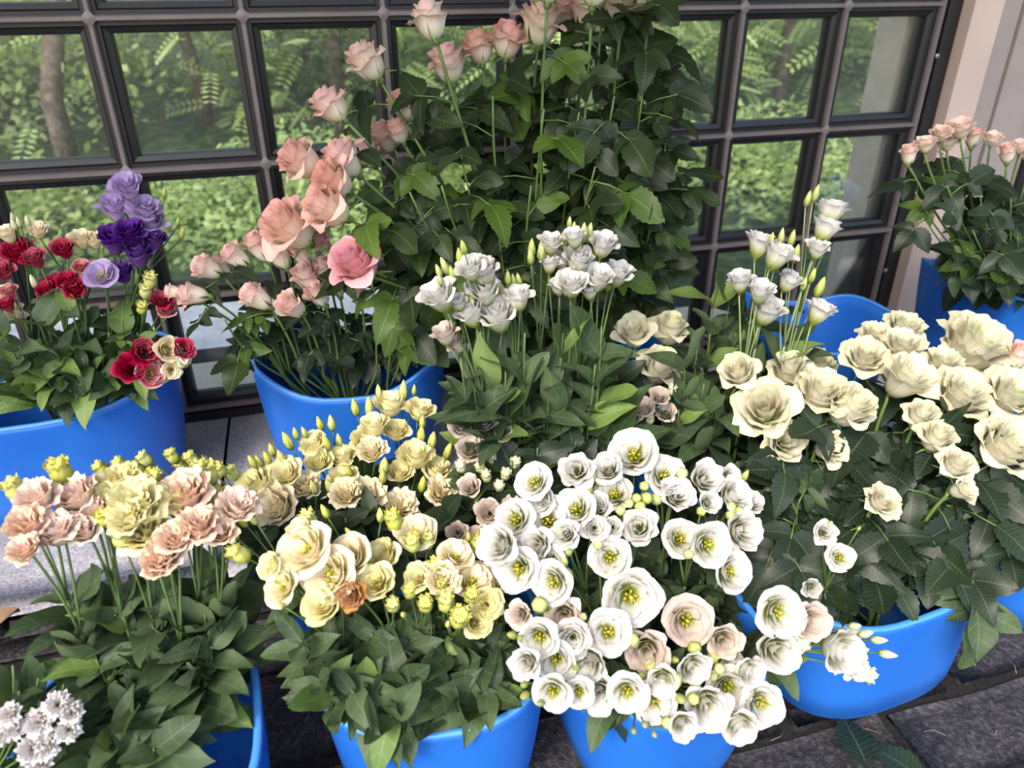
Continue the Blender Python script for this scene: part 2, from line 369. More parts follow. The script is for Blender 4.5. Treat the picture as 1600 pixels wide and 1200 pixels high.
def spec_petals(kind, r):
    """rows of petal arguments, outermost first; the first n_outer become objects of their own"""
    P = []
    if kind == 'rose':        # high-centred rose, seen mostly from the side
        for k in range(5): P.append(dict(th=2*pi*k/5+r.uniform(-.2, .2), R0=.12, R1=.43, H=.70*r.uniform(.93, 1.05), W=.80, flare=.14*r.uniform(.6, 1.5), curl=.20*r.uniform(.7, 1.4), ruffle=.02, freq=2.2, pinch=.06, power=.5))
        n = 5
        for k in range(5): P.append(dict(th=2*pi*k/5+.6+r.uniform(-.2, .2), R0=.10, R1=.34, H=.82*r.uniform(.95, 1.04), W=.86, flare=.09, curl=.10, ruffle=.018, freq=2.2, power=.5))
        for k in range(9): P.append(dict(th=k*2.4+r.uniform(-.2, .2), R0=.07, R1=.27-.024*k, H=.90+.004*k, W=1.0+.06*k, flare=.05-.005*k, curl=.05, ruffle=.012, freq=2, power=.55))
    elif kind == 'garden':    # big full open rose
        for k in range(6): P.append(dict(th=2*pi*k/6+r.uniform(-.2, .2), R0=.12, R1=.44, H=.58*r.uniform(.9, 1.1), W=.72, flare=.16*r.uniform(.7, 1.4), curl=.16*r.uniform(.5, 1.4), ruffle=.028, freq=2.6, pinch=.05, power=.48))
        n = 6
        for k in range(7): P.append(dict(th=2*pi*k/7+.4+r.uniform(-.2, .2), R0=.10, R1=.38, H=.70*r.uniform(.92, 1.06), W=.68, flare=.11, curl=.10, ruffle=.026, freq=2.6, power=.5))
        for k in range(7): P.append(dict(th=2*pi*k/7+.1+r.uniform(-.2, .2), R0=.08, R1=.29, H=.76, W=.72, flare=.08, curl=.05, ruffle=.022, freq=2.6, power=.5))
        for k in range(9): P.append(dict(th=k*2.4, R0=.05, R1=.21-.019*k, H=.76-.006*k, W=.9+.08*k, flare=.04, curl=.03, ruffle=.014, freq=2, power=.55))
    elif kind == 'spray':     # small half-open spray rose, taller than wide
        for k in range(4): P.append(dict(th=2*pi*k/4+r.uniform(-.2, .2), R0=.12, R1=.38, H=.92*r.uniform(.93, 1.05), W=.95, flare=.10*r.uniform(.4, 1.4), curl=.14, ruffle=.02, freq=2.2, pinch=.05, power=.45))
        n = 4
        for k in range(10): P.append(dict(th=k*2.4+.5, R0=.10, R1=.33-.027*k, H=1.0+.006*k, W=1.0+.05*k, flare=.06-.004*k, curl=.05, ruffle=.016, freq=2, power=.45))
    elif kind == 'open':      # wide-open lisianthus with visible centre
        for k in range(5): P.append(dict(th=2*pi*k/5+r.uniform(-.2, .2), R0=.05, R1=.44, H=.44*r.uniform(.85, 1.12), W=.98, flare=.07*r.uniform(.2, 1.6), curl=.09*r.uniform(.2, 1.7), ruffle=.022, freq=1.5, power=.62, notch=.13, twist=.10))
        n = 5
        for k in range(4): P.append(dict(th=2*pi*k/4+.62+r.uniform(-.15, .15), R0=.04, R1=.35, H=.52*r.uniform(.9, 1.1), W=1.0, flare=.03, curl=.03, ruffle=.022, freq=1.5, power=.62, notch=.13, twist=.10))
        for k in range(4): P.append(dict(th=2*pi*k/4+r.uniform(-.3, .3), R0=.03, R1=.25, H=.52*r.uniform(.85, 1.05), W=.85, flare=.02, curl=.0, ruffle=.02, freq=1.5, power=.66, notch=.16, twist=.12))
    elif kind == 'half':      # spiralled, half-open lisianthus
        for k in range(5): P.append(dict(th=2*pi*k/5+r.uniform(-.2, .2), R0=.06, R1=.42, H=.60*r.uniform(.9, 1.08), W=.86, flare=.09*r.uniform(.3, 1.5), curl=.10*r.uniform(.4, 1.5), ruffle=.022, freq=2, power=.58, notch=.16))
        n = 5
        for k in range(4): P.append(dict(th=2*pi*k/4+.4, R0=.05, R1=.33, H=.68, W=.95, flare=.05, curl=.05, ruffle=.02, freq=2, power=.6))
        for k in range(8): P.append(dict(th=k*2.3, R0=.04, R1=.26-.026*k, H=.68-.012*k, W=1.05+.05*k, flare=.03, curl=.02, ruffle=.012, freq=2, power=.62))
    elif kind == 'cup':       # tulip-like lisianthus seen from the side
        for k in range(5): P.append(dict(th=2*pi*k/5+r.uniform(-.2, .2), R0=.05, R1=.40, H=.80*r.uniform(.92, 1.06), W=.86, flare=.14*r.uniform(.4, 1.5), curl=.12*r.uniform(.4, 1.5), ruffle=.026, freq=2, power=.5, notch=.18, pinch=.03))
        n = 5
        for k in range(5): P.append(dict(th=2*pi*k/5+.6, R0=.04, R1=.32, H=.86, W=.9, flare=.08, curl=.05, ruffle=.024, freq=2, power=.52))
        for k in range(6): P.append(dict(th=k*2.4, R0=.04, R1=.24-.03*k, H=.84, W=1.05, flare=.04, curl=.03, ruffle=.016, freq=2, power=.55))
    elif kind == 'frill':     # double, wavy-edged lisianthus
        for k in range(6): P.append(dict(th=2*pi*k/6+r.uniform(-.2, .2), R0=.06, R1=.42, H=.56*r.uniform(.8, 1.12), W=.82, flare=.10*r.uniform(.3, 1.5), curl=.14*r.uniform(.3, 1.5), ruffle=.040, freq=2.3, power=.56, notch=.10, ns=12))
        n = 6
        for k in range(7): P.append(dict(th=2*pi*k/7+.4, R0=.05, R1=.35, H=.66*r.uniform(.9, 1.1), W=.78, flare=.07, curl=.07, ruffle=.036, freq=2.3, power=.56, notch=.1, ns=12))
        for k in range(9): P.append(dict(th=k*2.4, R0=.04, R1=.27-.024*k, H=.70*r.uniform(.92, 1.05), W=.95, flare=.05, curl=.03, ruffle=.032, freq=2.1, power=.58, notch=.1, ns=10))
    elif kind == 'carn':      # small carnation
        for k in range(6): P.append(dict(th=2*pi*k/6, R0=.05, R1=.40, H=.44*r.uniform(.8, 1.1), W=.66, flare=.14, curl=.22*r.uniform(.5, 1.4), ruffle=.055, freq=2.8, power=.6, ns=12, nt_=6))
        n = 6
        for k in range(14): P.append(dict(th=k*2.4, R0=.04, R1=.36-.02*k, H=.52+.012*k, W=.70, flare=.08, curl=.04, ruffle=.05, freq=2.4, power=.6, ns=9, nt_=5))
    return P, n
def bloom(kind, mat, variant):
    key = (kind, mat, variant)
    if key not in _cache:
        r = random.Random(hash((kind, variant)) % 9973 if False else sum(map(ord, kind))*31+variant*7)
        P, n = spec_petals(kind, r); outer = []
        for a in P[:n]:
            mb = MB(); petal(mb, r=r, **a); outer.append(mb.mesh('petal', M[mat]))
        mb = MB()
        for a in P[n:]: petal(mb, r=r, **a)
        core = mb.mesh('bloom', M[mat])
        cal = calyx_mesh('rose' if kind in ('rose', 'garden') else 'spray' if kind == 'spray' else 'lis', variant)
        _cache[key] = Bloom(core, outer, cal, stamen_mesh(variant) if kind == 'open' else None, variant)
    return _cache[key]
def bud_mesh(kind, mat, variant):
    key = ('bud', kind, mat, variant)
    if key not in _cache:
        r = random.Random(variant+5); mb = MB()
        if kind == 'long': prof = [(.02, 0), (.13, .10), (.19, .28), (.18, .5), (.12, .75), (.05, .93), (.008, 1.0)]
        elif kind == 'round': prof = [(.03, 0), (.24, .06), (.40, .22), (.44, .45), (.36, .68), (.20, .80), (.01, .84)]
        else: prof = [(.03, 0), (.20, .08), (.31, .30), (.30, .55), (.24, .78), (.20, .90), (.14, .86), (.01, .8)]
        n = 14; vs_ = []; uv = []
        for i, (q, z) in enumerate(prof):
            for k in range(n):
                a = 2*pi*k/n+z*1.6; rr = q*(1+(.10 if k % 3 == 0 else -.03)*min(1, z*2)); zz = z+(.05*sin(k*2.1+variant)*(z > .7) if kind == 'frill' else 0)
                vs_.append((rr*cos(a), rr*sin(a), zz)); uv.append((k/n, z))
        mb.add(vs_, [(i*n+k, i*n+(k+1) % n, (i+1)*n+(k+1) % n, (i+1)*n+k) for i in range(len(prof)-1) for k in range(n)], uv)
        if kind == 'frill':
            for k in range(6): petal(mb, 2*pi*k/6, .08, .24, .92, .62, flare=.10, curl=.02, ruffle=.06, freq=3.4, power=.35, r=r, ns=8, nt_=5)
        o = len(mb.f); sepals(mb, 5, .55, .07, .34, -.9, .07 if kind != 'round' else .12, 0, r)
        for i in range(o, len(mb.f)): mb.mi[i] = 1
        _cache[key] = mb.mesh('bud', [M[mat], M['calyx']])
    return _cache[key]

def add_bloom(t, base, pos, d, size, kind, mat):
    """pos = visual centre of the flower head; returns where the stem meets it"""
    b = bloom(kind, mat, rnd.randrange(4)); hgt = {'rose': .42, 'garden': .36, 'spray': .48, 'open': .28, 'half': .34, 'cup': .44, 'frill': .34, 'carn': .32}[kind]
    foot = pos-d*(hgt*size)
    o = obj('bloom', b.core, t, frame_z(d, foot-base, size, rnd.uniform(0, 6.28)))
    alt = bloom(kind, 'rose_blush', b.var).petals if mat == 'rose_pink' else b.petals
    for i, p in enumerate(b.petals): obj('petal', alt[i] if i % 2 else p, o)
    if b.calyx: obj('calyx', b.calyx, o)
    if b.stamens: obj('stamens', b.stamens, o)
    return foot-d*(0.05*size)
def add_bud(t, base, pos, d, length, kind, mat):
    foot = pos-d*(0.45*length)
    obj('bud', bud_mesh(kind, mat, rnd.randrange(3)), t, frame_z(d, foot-base, length, rnd.uniform(0, 6.28)))
    return foot
def add_leaf(t, base, at, d, nrm, length, lv):
    obj('leaf', rnd.choice(LV[lv]), t, frame_leaf(d, nrm, at-base, length*rnd.uniform(.70, 1.2)))

TOCAM = V((-0.26, -0.84, 0.47))
def rose_leaves(t, mb, base, path, zmin, n, size, lv, lit=0.0, out=None, litleaf='roselit', reach=1.0, flo=.15):
    """compound leaves: petiole and three or five leaflets"""
    N = len(path)-1
    for k in range(n):
        for _try in range(12):
            f = rnd.uniform(flo, 0.95); i = min(int(f*N), N-1); p = path[i].lerp(path[i+1], f*N-i)
            if p.z > zmin: break
        else: continue
        sd = (path[i+1]-path[i]).normalized(); a = rnd.uniform(0, 2*pi)
        side = V((cos(a), sin(a), 0))+V((TOCAM.x, TOCAM.y, 0))*0.5
        side = (side-sd*side.dot(sd)*0.6).normalized()
        d = (side+sd*rnd.uniform(-.1, .5)+V((0, 0, rnd.uniform(-.35, .25)))).normalized()
        L = size*rnd.uniform(.5, 1.1)*reach; q = p+d*L; d2 = (d+V((0, 0, -rnd.uniform(.1, .6)))).normalized()
        mb.tube([p-base, (p+d*L*.5)-base+V((0, 0, .003)), q-base], .0011, .0008, 4)
        nrm = (V((0, 0, 1))*.55+TOCAM*.75+jit(.55)).normalized()
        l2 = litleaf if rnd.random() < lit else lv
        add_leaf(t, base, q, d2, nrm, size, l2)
        lat = nrm.cross(d2).normalized()
        for s in (-1, 1):
            add_leaf(t, base, p+d*L*.82, (d2*.45+lat*s).normalized(), (nrm+jit(.35)).normalized(), size*.82, l2)
        if rnd.random() < .35:
            for s in (-1, 1): add_leaf(t, base, p+d*L*.45, (d2*.3+lat*s).normalized(), (nrm+jit(.35)).normalized(), size*.62, l2)
def lis_leaves(t, base, path, zmin, n, size, lv, up=0.8, lit=0.0, fmax=0.95):
    N = len(path)-1
    for k in range(n):
        f = 0.12+(fmax-0.12)*(k+rnd.uniform(0, .9))/n; i = min(int(f*N), N-1); p = path[i].lerp(path[i+1], f*N-i)
        if p.z < zmin: continue
        sd = (path[i+1]-path[i]).normalized(); a = rnd.uniform(0, pi)
        s0 = V((cos(a), sin(a), 0)); s0 = (s0-sd*s0.dot(sd)).normalized()
        for s in (-1, 1):
            side = (s0*s+V((TOCAM.x, TOCAM.y, 0))*0.25).normalized()
            d = (side*rnd.uniform(.55, 1.0)+sd*up*rnd.uniform(.6, 1.2)).normalized()
            nrm = (sd*.7-side*.5+TOCAM*.45+jit(.3)).normalized()
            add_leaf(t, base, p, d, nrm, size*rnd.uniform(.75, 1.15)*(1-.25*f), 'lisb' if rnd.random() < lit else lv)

# ------------------------------------------------------------------ the setting
CELL, ROWH = 0.2, 0.2068
LEDGE_Z, FLOOR_Z, LEDGE_Y = -0.022, -0.13, -0.42
def bar_profile(w1, w2, d1, d2):   # stepped glazing-bar section: (across, towards the room)
    return [(-w1, .012), (-w1, 0), (-w1*.93, -d1), (-w2, -d1*1.25), (-w2*.8, -d2), (w2*.8, -d2), (w2, -d1*1.25), (w1*.93, -d1), (w1, 0), (w1, .012)]
def extrude(prof, a, b, vertical):
    mb = MB(); n = len(prof); v = []
    for e in (a, b):
        for (c, y) in prof: v.append((c, y, e) if vertical else (e, y, c))
    mb.add(v, [(k, (k+1) % n, n+(k+1) % n, n+k) for k in range(n)]+[tuple(range(n)), tuple(range(n, 2*n))[::-1]]); return mb
def bead_profile(w_, d0, d1):
    return [(-w_, -d0), (-w_, -d1*.86), (-w_*.6, -d1), (w_*.6, -d1), (w_, -d1*.86), (w_, -d0)]
def make_window(name, x0, c0, c1, r0, r1, lastwide=0):
    z_of = lambda j: (3-j)*ROWH; x_of = lambda i: x0+i*CELL
    X0, X1, Z0, Z1 = x_of(c0), x_of(c1), z_of(r1), z_of(r0)
    mb = MB()      # outer frame of four rails
    mb.box(X0-.034, X0-.006, -.03, .03, Z0-.02, Z1+.03); mb.box(X1+.006, X1+.034, -.03, .03, Z0-.02, Z1+.03)
    mb.box(X0-.006, X1+.006, -.03, .03, Z0-.022, Z0-.006); mb.box(X0-.006, X1+.006, -.03, .03, Z1+.006, Z1+.03)
    root = tag(obj(name, mb.mesh('frame', M['frame'], False)), kind='structure')
    vb = extrude(bar_profile(.0205, .012, .010, .016), Z0, Z1, True).mesh('bar', M['frame'], False)
    vbd = extrude(bead_profile(.0042, .015, .026), Z0, Z1, True).mesh('bead', M['bead'], False)
    hb = extrude(bar_profile(.0205, .012, .010, .016), X0, X1, False).mesh('bar', M['frame'], False)
    hbd = extrude(bead_profile(.0042, .015, .026), X0, X1, False).mesh('bead', M['bead'], False)
    for i in range(c0, c1+1):
        b = obj('glazing_bar', vb, root, Matrix.Translation((x_of(i), 0, 0))); obj('bead', vbd, b)
    for j in range(r0, r1+1):
        b = obj('glazing_bar', hb, root, Matrix.Translation((0, -.0004, z_of(j)))); obj('bead', hbd, b, Matrix.Translation((0, -.0006, 0)))
    mb = MB(); s = .0115; mb.add([(-s, -.0262, 0), (0, -.0262, -s), (s, -.0262, 0), (0, -.0262, s), (-s*.5, -.0285, 0), (0, -.0285, -s*.5), (s*.5, -.0285, 0), (0, -.0285, s*.5)],
        [(0, 1, 5, 4), (1, 2, 6, 5), (2, 3, 7, 6), (3, 0, 4, 7), (4, 5, 6, 7)]); bm_ = mb.mesh('boss', M['bead'])
    mb = MB(); mb.box(-CELL/2+.012, CELL/2-.012, .001, .005, -ROWH/2+.012, ROWH/2-.012); pm = mb.mesh('pane', M['glass'], False)
    for i in range(c0, c1+1):
        for j in range(r0, r1+1):
            if c0 < i < c1 and r0 < j < r1: obj('boss', bm_, root, Matrix.Translation((x_of(i), 0, z_of(j))))
            if i < c1 and j < r1: obj('pane', pm, root, Matrix.Translation((x_of(i)+CELL/2, 0, z_of(j)-ROWH/2)))
    return root
win1 = make_window('window_1', 0.0, -4, 7, -2, 3)
make_window('window_2', 1.72, 0, 6, -2, 3)
mb = MB(); mb.lathe([(.0001, 0), (.004, 0), (.005, -.0012), (.005, -.003)], 10); sc = mb.mesh('screw', M['screw'])
for z in (.535, .12): obj('screw', sc, win1, Matrix.Translation((1.407, -.0305, z)) @ Matrix.Rotation(radians(90), 4, 'X'))
# corner post between the windows: cream timber, grey cladding board with a groove, a cover strip
mb = MB(); mb.box(1.436, 1.500, -.055, .07, LEDGE_Z, 1.30)
post = tag(obj('trim_1', mb.mesh('post', M['cream_paint'], False)), kind='structure')
mb = MB(); mb.box(1.500, 1.566, -.030, .05, LEDGE_Z, 1.30); obj('cladding_board', mb.mesh('board', M['grey_paint'], False), post)
mb = MB(); mb.box(1.569, 1.640, -.036, .05, LEDGE_Z, 1.30); obj('cladding_board', mb.mesh('board', M['grey_paint'], False), post)
mb = MB(); mb.box(1.640, 1.690, -.020, .05, LEDGE_Z, 1.30); obj('cover_strip', mb.mesh('strip', M['grey_paint'], False), post)
# exterior pillar just outside the last panes
mb = MB(); mb.box(1.380, 1.60, .036, .115, -.7, 1.5); tag(obj('trim_2', mb.mesh('pillar', M['ext_cream'], False)), kind='structure')
# unseen roof, added to shape the daylight; front edge lets sun onto the flowers
mb = MB(); mb.box(-3.2, 4.2, -1.30, .12, 1.55, 1.62); tag(obj('shading_roof', mb.mesh('shading_roof', M['cream_paint'], False)), kind='structure')
mb = MB(); mb.box(-3.2, 4.2, -.05, .07, 1.07, 1.55); tag(obj('wall_back', mb.mesh('wall', M['cream_paint'], False)), kind='structure')
mb = MB(); mb.box(-3.2, -.87, -.05, .07, FLOOR_Z, 1.07); tag(obj('wall_left', mb.mesh('wall', M['cream_paint'], False)), kind='structure')
mb = MB(); mb.box(2.97, 4.2, -.05, .07, FLOOR_Z, 1.07); tag(obj('wall_right', mb.mesh('wall', M['cream_paint'], False)), kind='structure')

def slab(x0, x1, y0, y1, z0, z1, jx=.0, bev=.006, rough=.003, n=5):
    """a stone with an uneven, bevelled top and slightly crooked sides"""
    mb = MB(); c = [V((x0+rnd.uniform(-jx, jx), y0+rnd.uniform(-jx, jx), 0)), V((x1+rnd.uniform(-jx, jx), y0+rnd.uniform(-jx, jx), 0)), V((x1+rnd.uniform(-jx, jx), y1+rnd.uniform(-jx, jx), 0)), V((x0+rnd.uniform(-jx, jx), y1+rnd.uniform(-jx, jx), 0))]
    cc = sum(c, V())/4; pts = []
    for i in range(n+1):
        for j in range(n+1):
            a, b = i/n, j/n; p = c[0]*(1-a)*(1-b)+c[1]*a*(1-b)+c[2]*a*b+c[3]*(1-a)*b
            edge = i in (0, n) or j in (0, n); q = p+(cc-p).normalized()*(bev if edge else 0)
            pts.append((q.x, q.y, z1-(bev*.7 if edge else 0)+rnd.uniform(-rough, 0)))
    mb.grid(pts, n, n, [(0.5, 0.5)]*len(pts))
    ring = [i*(n+1) for i in range(n+1)]+[n*(n+1)+j for j in range(1, n+1)]+[i*(n+1)+n for i in range(n-1, -1, -1)]+[j for j in range(n-1, 0, -1)]
    o = len(mb.v); k = len(ring)
    for idx in ring:
        x, y, z = mb.v[idx]; p = V((x, y, 0)); p += (p-cc).normalized()*bev*1.1; mb.v.append((p.x, p.y, z0)); mb.uv.append((.5, .5))
    mb.f += [(ring[i], ring[(i+1) % k], o+(i+1) % k, o+i) for i in range(k)]; mb.mi += [0]*k
    return mb
# lower floor: bed plus dark slate pavers
mb = MB(); mb.box(-3.2, 4.2, -3.0, LEDGE_Y+.02, FLOOR_Z-.08, FLOOR_Z-.012)
floor = tag(obj('floor', mb.mesh('bed', M['joint'], False)), kind='structure')
y = LEDGE_Y-.004; row = 0
while y > -1.9:
    h = rnd.uniform(.085, .15) if y > -1.3 else .25; x = -1.0+rnd.uniform(0, .2) if y > -1.3 else -1.6
    while x < 2.2:
        wd = rnd.uniform(.16, .34); m_ = slab(x+.004, x+wd-.004, y-h+.004, y-.004, FLOOR_Z-.03, FLOOR_Z+rnd.uniform(-.004, 0), .006)
        obj('paver', m_.mesh('paver', M['slate']), floor); x += wd
    y -= h
# raised ledge under the window: granite slabs over rough layered stones
mb = MB(); mb.box(-3.2, 4.2, LEDGE_Y+.03, .35, FLOOR_Z-.08, LEDGE_Z-.03)
ledge = tag(obj('trim_3', mb.mesh('core', M['joint'], False)), kind='structure')
for x, wd in ((-1.5, .85), (-.65, .72), (.07, .68), (.75, .7), (1.45, .8)):
    obj('slab', slab(x+.001, x+wd-.001, LEDGE_Y, .02, LEDGE_Z-.032, LEDGE_Z, .0, .0015, .0005, 12).mesh('slab', M['granite']), ledge)
z = FLOOR_Z-.005
for z0, z1 in ((-.130, -.092), (-.092, -.055)):
    x = -1.2+rnd.uniform(0, .1)
    while x < 2.0:
        wd = rnd.uniform(.12, .26); dy = rnd.uniform(0, .012)
        obj('stone', slab(x+.003, x+wd-.003, LEDGE_Y+.004-dy*.4, LEDGE_Y+.06, z0+.002, z1-.002, .002, .005, .002, 4).mesh('stone', M['slate']), ledge); x += wd
mb = MB(); mb.box(-3.2, 1.37, .031, .23, -.42, -.03); tag(obj('trim_4', mb.mesh('outer_sill', M['ext_cream'], False)), kind='structure')
def gz(y): return -.42+.10*max(0, y-1.55)
# outdoors: pavement, then rising green bank
mb = MB(); mb.box(-8, .62, .22, 1.56, -.75, -.40); tag(obj('pavement', mb.mesh('pavement', M['path'], False)), kind='structure')
mb = MB(); pts = []; uvs = []
mb.box(.62, 12, .22, 1.56, -.75, -.405)
for i in range(25):
    for j in range(13):
        X = -14+i*1.4; Y = 1.55+j*1.15; pts.append((X, Y, gz(Y)+.08*sin(X*1.3+j)*min(1, j*.3))); uvs.append((.5, .5))
mb.grid(pts, 24, 12, uvs); tag(obj('ground', mb.mesh('ground', M['grass'])), kind='structure')

exec_order = []
# ------------------------------------------------------------------ outdoor trees
def tree(name, label, group, x, y, h, crown, rad, mat, nleaf, leaf, trunk_r=.07, lean=(0, 0), frond=False, seed=1, branches=7):
    r = random.Random(seed); z0 = gz(y)-.06; base = V((x, y, z0)); root = bpy.data.objects.new(name, None); COL.objects.link(root); root.location = base
    tag(root, label, 'tree', group)
    top = V((lean[0], lean[1], h)); mb = MB(); path = [top*(i/7)+V((r.uniform(-.05, .05), r.uniform(-.05, .05), 0))*(i > 0) for i in range(8)]
    mb.tube(path, trunk_r, trunk_r*.35, 9); tips = []
    for k in range(branches):
        f = r.uniform(.3, .95); p = top*f; a = r.uniform(0, 6.28); L = rad*r.uniform(.5, 1); q = p+V((cos(a)*L, sin(a)*L, L*r.uniform(.1, .7)))
        mb.tube([p, p.lerp(q, .5)+V((0, 0, -.05*L)), q], trunk_r*.32, trunk_r*.08, 5); tips.append(q)
    obj('trunk', mb.mesh('trunk', M['bark']), root)
    nleaf = int(nleaf*(1.5 if frond else 2.6)); leaf *= .8 if frond else .58
    mb = MB(); c = V((lean[0]*.8, lean[1]*.8, crown)); v = []; f = []
    clumps = [c+V((r.gauss(0, .55)*rad, r.gauss(0, .5)*rad, r.gauss(0, .5)*(h-crown+.3))) for _ in range(26)]+tips
    def lf(p, d, n, L, wd):
        d = d.normalized(); s = d.cross(n)
        if s.length < 1e-3: return
        s.normalize(); o = len(v); m_ = p+d*L*.5
        v.extend([tuple(p), tuple(m_+s*wd), tuple(p+d*L), tuple(m_-s*wd)]); f.append((o, o+1, o+2, o+3))
    if frond:
        for k in range(nleaf//14):
            p = r.choice(clumps)+V((r.gauss(0, 1), r.gauss(0, 1), r.gauss(0, 1)))*rad*.30
            a = r.uniform(0, 6.28); d = V((cos(a), sin(a), r.uniform(-.7, .2))).normalized(); n = (V((0, 0, 1))+V((r.uniform(-.5, .5), r.uniform(-.9, .1), 0))).normalized(); s = d.cross(n).normalized(); L = leaf*5
            for i in range(7):
                q = p+d*(L*(i+1)/7)+V((0, 0, -.12*L*(i/7)**2))
                for sg in (-1, 1): lf(q, s*sg+d*.5, n, leaf*1.3*(1-.5*abs(i/7-.4)), leaf*.26)
    else:
        for k in range(nleaf):
            p = r.choice(clumps)+V((r.gauss(0, 1), r.gauss(0, 1), r.gauss(0, 1)))*rad*.24
            d = V((r.gauss(0, 1), r.gauss(0, 1), r.gauss(0, .6)-.3)); n = V((r.gauss(0, .6), r.gauss(0, .6), 1)); lf(p, d, n, leaf*r.uniform(.7, 1.3), leaf*.34)
    mb.add(v, f); tag(obj('foliage', mb.mesh('foliage', M[mat], False), root), kind='stuff')
    return root
G_T = 'trees growing outside the window'
for a in [(-2.45, 3.3, 3.4, 2.2, 1.0, 'fol_c', 4200, .075, .11, (-.9, .2), False, 1), (-.85, 2.9, 3.6, 2.5, .8, 'fol_a', 3200, .07, .055, (.35, .2), False, 2), (-1.35, 2.9, 3.2, 2.3, .8, 'fol_c', 2600, .07, .07, (-1.3, .3), False, 12)]:
    tree('broadleaf_tree', 'broadleaf tree with a mottled grey trunk outside the glazed window', G_T, *a[:8], trunk_r=a[8], lean=a[9], frond=a[10], seed=a[11])
for a in [(.5, 3.4, 2.9, 1.55, 1.1, 'fol_b', 9800, .05, 3), (2.3, 3.0, 2.6, 1.25, 1.0, 'fol_b', 9800, .05, 4), (3.5, 3.6, 3.0, 1.6, 1.2, 'fol_a', 8400, .055, 5), (-.3, 4.0, 2.4, 1.2, 1.2, 'fol_a', 7000, .055, 6), (5.3, 3.6, 3.0, 1.5, 1.2, 'fol_c', 6000, .055, 15)]:
    tree('feathery_tree', 'feathery light green tree with drooping fronds outside the glazed window', G_T, *a[:8], trunk_r=.045, frond=True, seed=a[8])
for a in [(-3.2, 4.6, 2.5, .75, 1.0, 'fol_a', 5200, .10, 7), (-1.5, 4.3, 2.3, .7, 1.0, 'fol_b', 5200, .10, 8), (.6, 4.7, 2.5, .7, 1.1, 'fol_c', 5600, .10, 9), (2.6, 4.6, 2.5, .7, 1.0, 'fol_a', 5600, .10, 10), (4.6, 4.6, 2.5, .7, 1.1, 'fol_b', 5000, .10, 11), (6.8, 4.8, 2.8, .9, 1.2, 'fol_c', 5000, .12, 13), (-5.2, 5.2, 2.8, .9, 1.2, 'fol_c', 5000, .12, 14), (-2.4, 7, 3.4, 1.2, 1.5, 'fol_b', 5000, .14, 16), (1.6, 7, 3.4, 1.2, 1.5, 'fol_b', 5000, .14, 17), (5.4, 7.2, 3.4, 1.2, 1.5, 'fol_b', 5000, .14, 18)]:
    tree('woodland_tree', 'leafy young tree deeper in the wood behind the garden', 'trees of the wood', *a[:8], trunk_r=.07, seed=a[8])
def bush(label, x, y, z, rx, rz, mat, n, leaf, seed):
    r = random.Random(seed); root = bpy.data.objects.new('shrub', None); COL.objects.link(root); root.location = (x, y, z); tag(root, label, 'shrub', 'shrubs along the pavement')
    v = []; f = []; mb = MB(); n = int(n*2.4); leaf *= .6
    for k in range(9):
        a = r.uniform(0, 6.28); mb.tube([V((0, 0, -.02)), V((cos(a)*rx*.3, sin(a)*rx*.3, rz*.6)), V((cos(a)*rx*.6, sin(a)*rx*.6, rz*1.3))], .012, .004, 5)
    obj('stem', mb.mesh('stem', M['bark']), root); mb = MB()
    for k in range(n):
        th = r.uniform(0, 6.28); u_ = r.random()**.5; p = V((cos(th)*rx*u_, sin(th)*rx*u_, rz*(.1+r.random()*(1.9-u_*u_*1.2)))); d = V((r.gauss(0, 1), r.gauss(0, 1), r.gauss(0, .5))).normalized(); n_ = V((r.gauss(0, .5), r.gauss(0, .5), 1)); s = d.cross(n_).normalized()
        o = len(v); v += [tuple(p), tuple(p+d*leaf*.5+s*leaf*.3), tuple(p+d*leaf), tuple(p+d*leaf*.5-s*leaf*.3)]; f.append((o, o+1, o+2, o+3))
    mb.add(v, f); tag(obj('foliage', mb.mesh('foliage', M[mat], False), root), kind='stuff')
for i, (x, y, rx, rz, mat) in enumerate([(-2.2, 2.6, .6, .45, 'fol_c'), (-1.0, 2.75, .6, .42, 'fol_a'), (.2, 2.8, .7, .5, 'fol_b'), (1.4, 2.7, .65, .45, 'fol_a'), (2.6, 2.8, .7, .5, 'fol_b'), (3.9, 2.7, .7, .5, 'fol_c'), (5.2, 2.8, .7, .5, 'fol_a')]):
    bush('bushy green shrub at the far edge of the pavement outside', x, y-.55, gz(y-.55)-.04, rx*.9, rz*.5, mat, 1500, .075, 50+i)

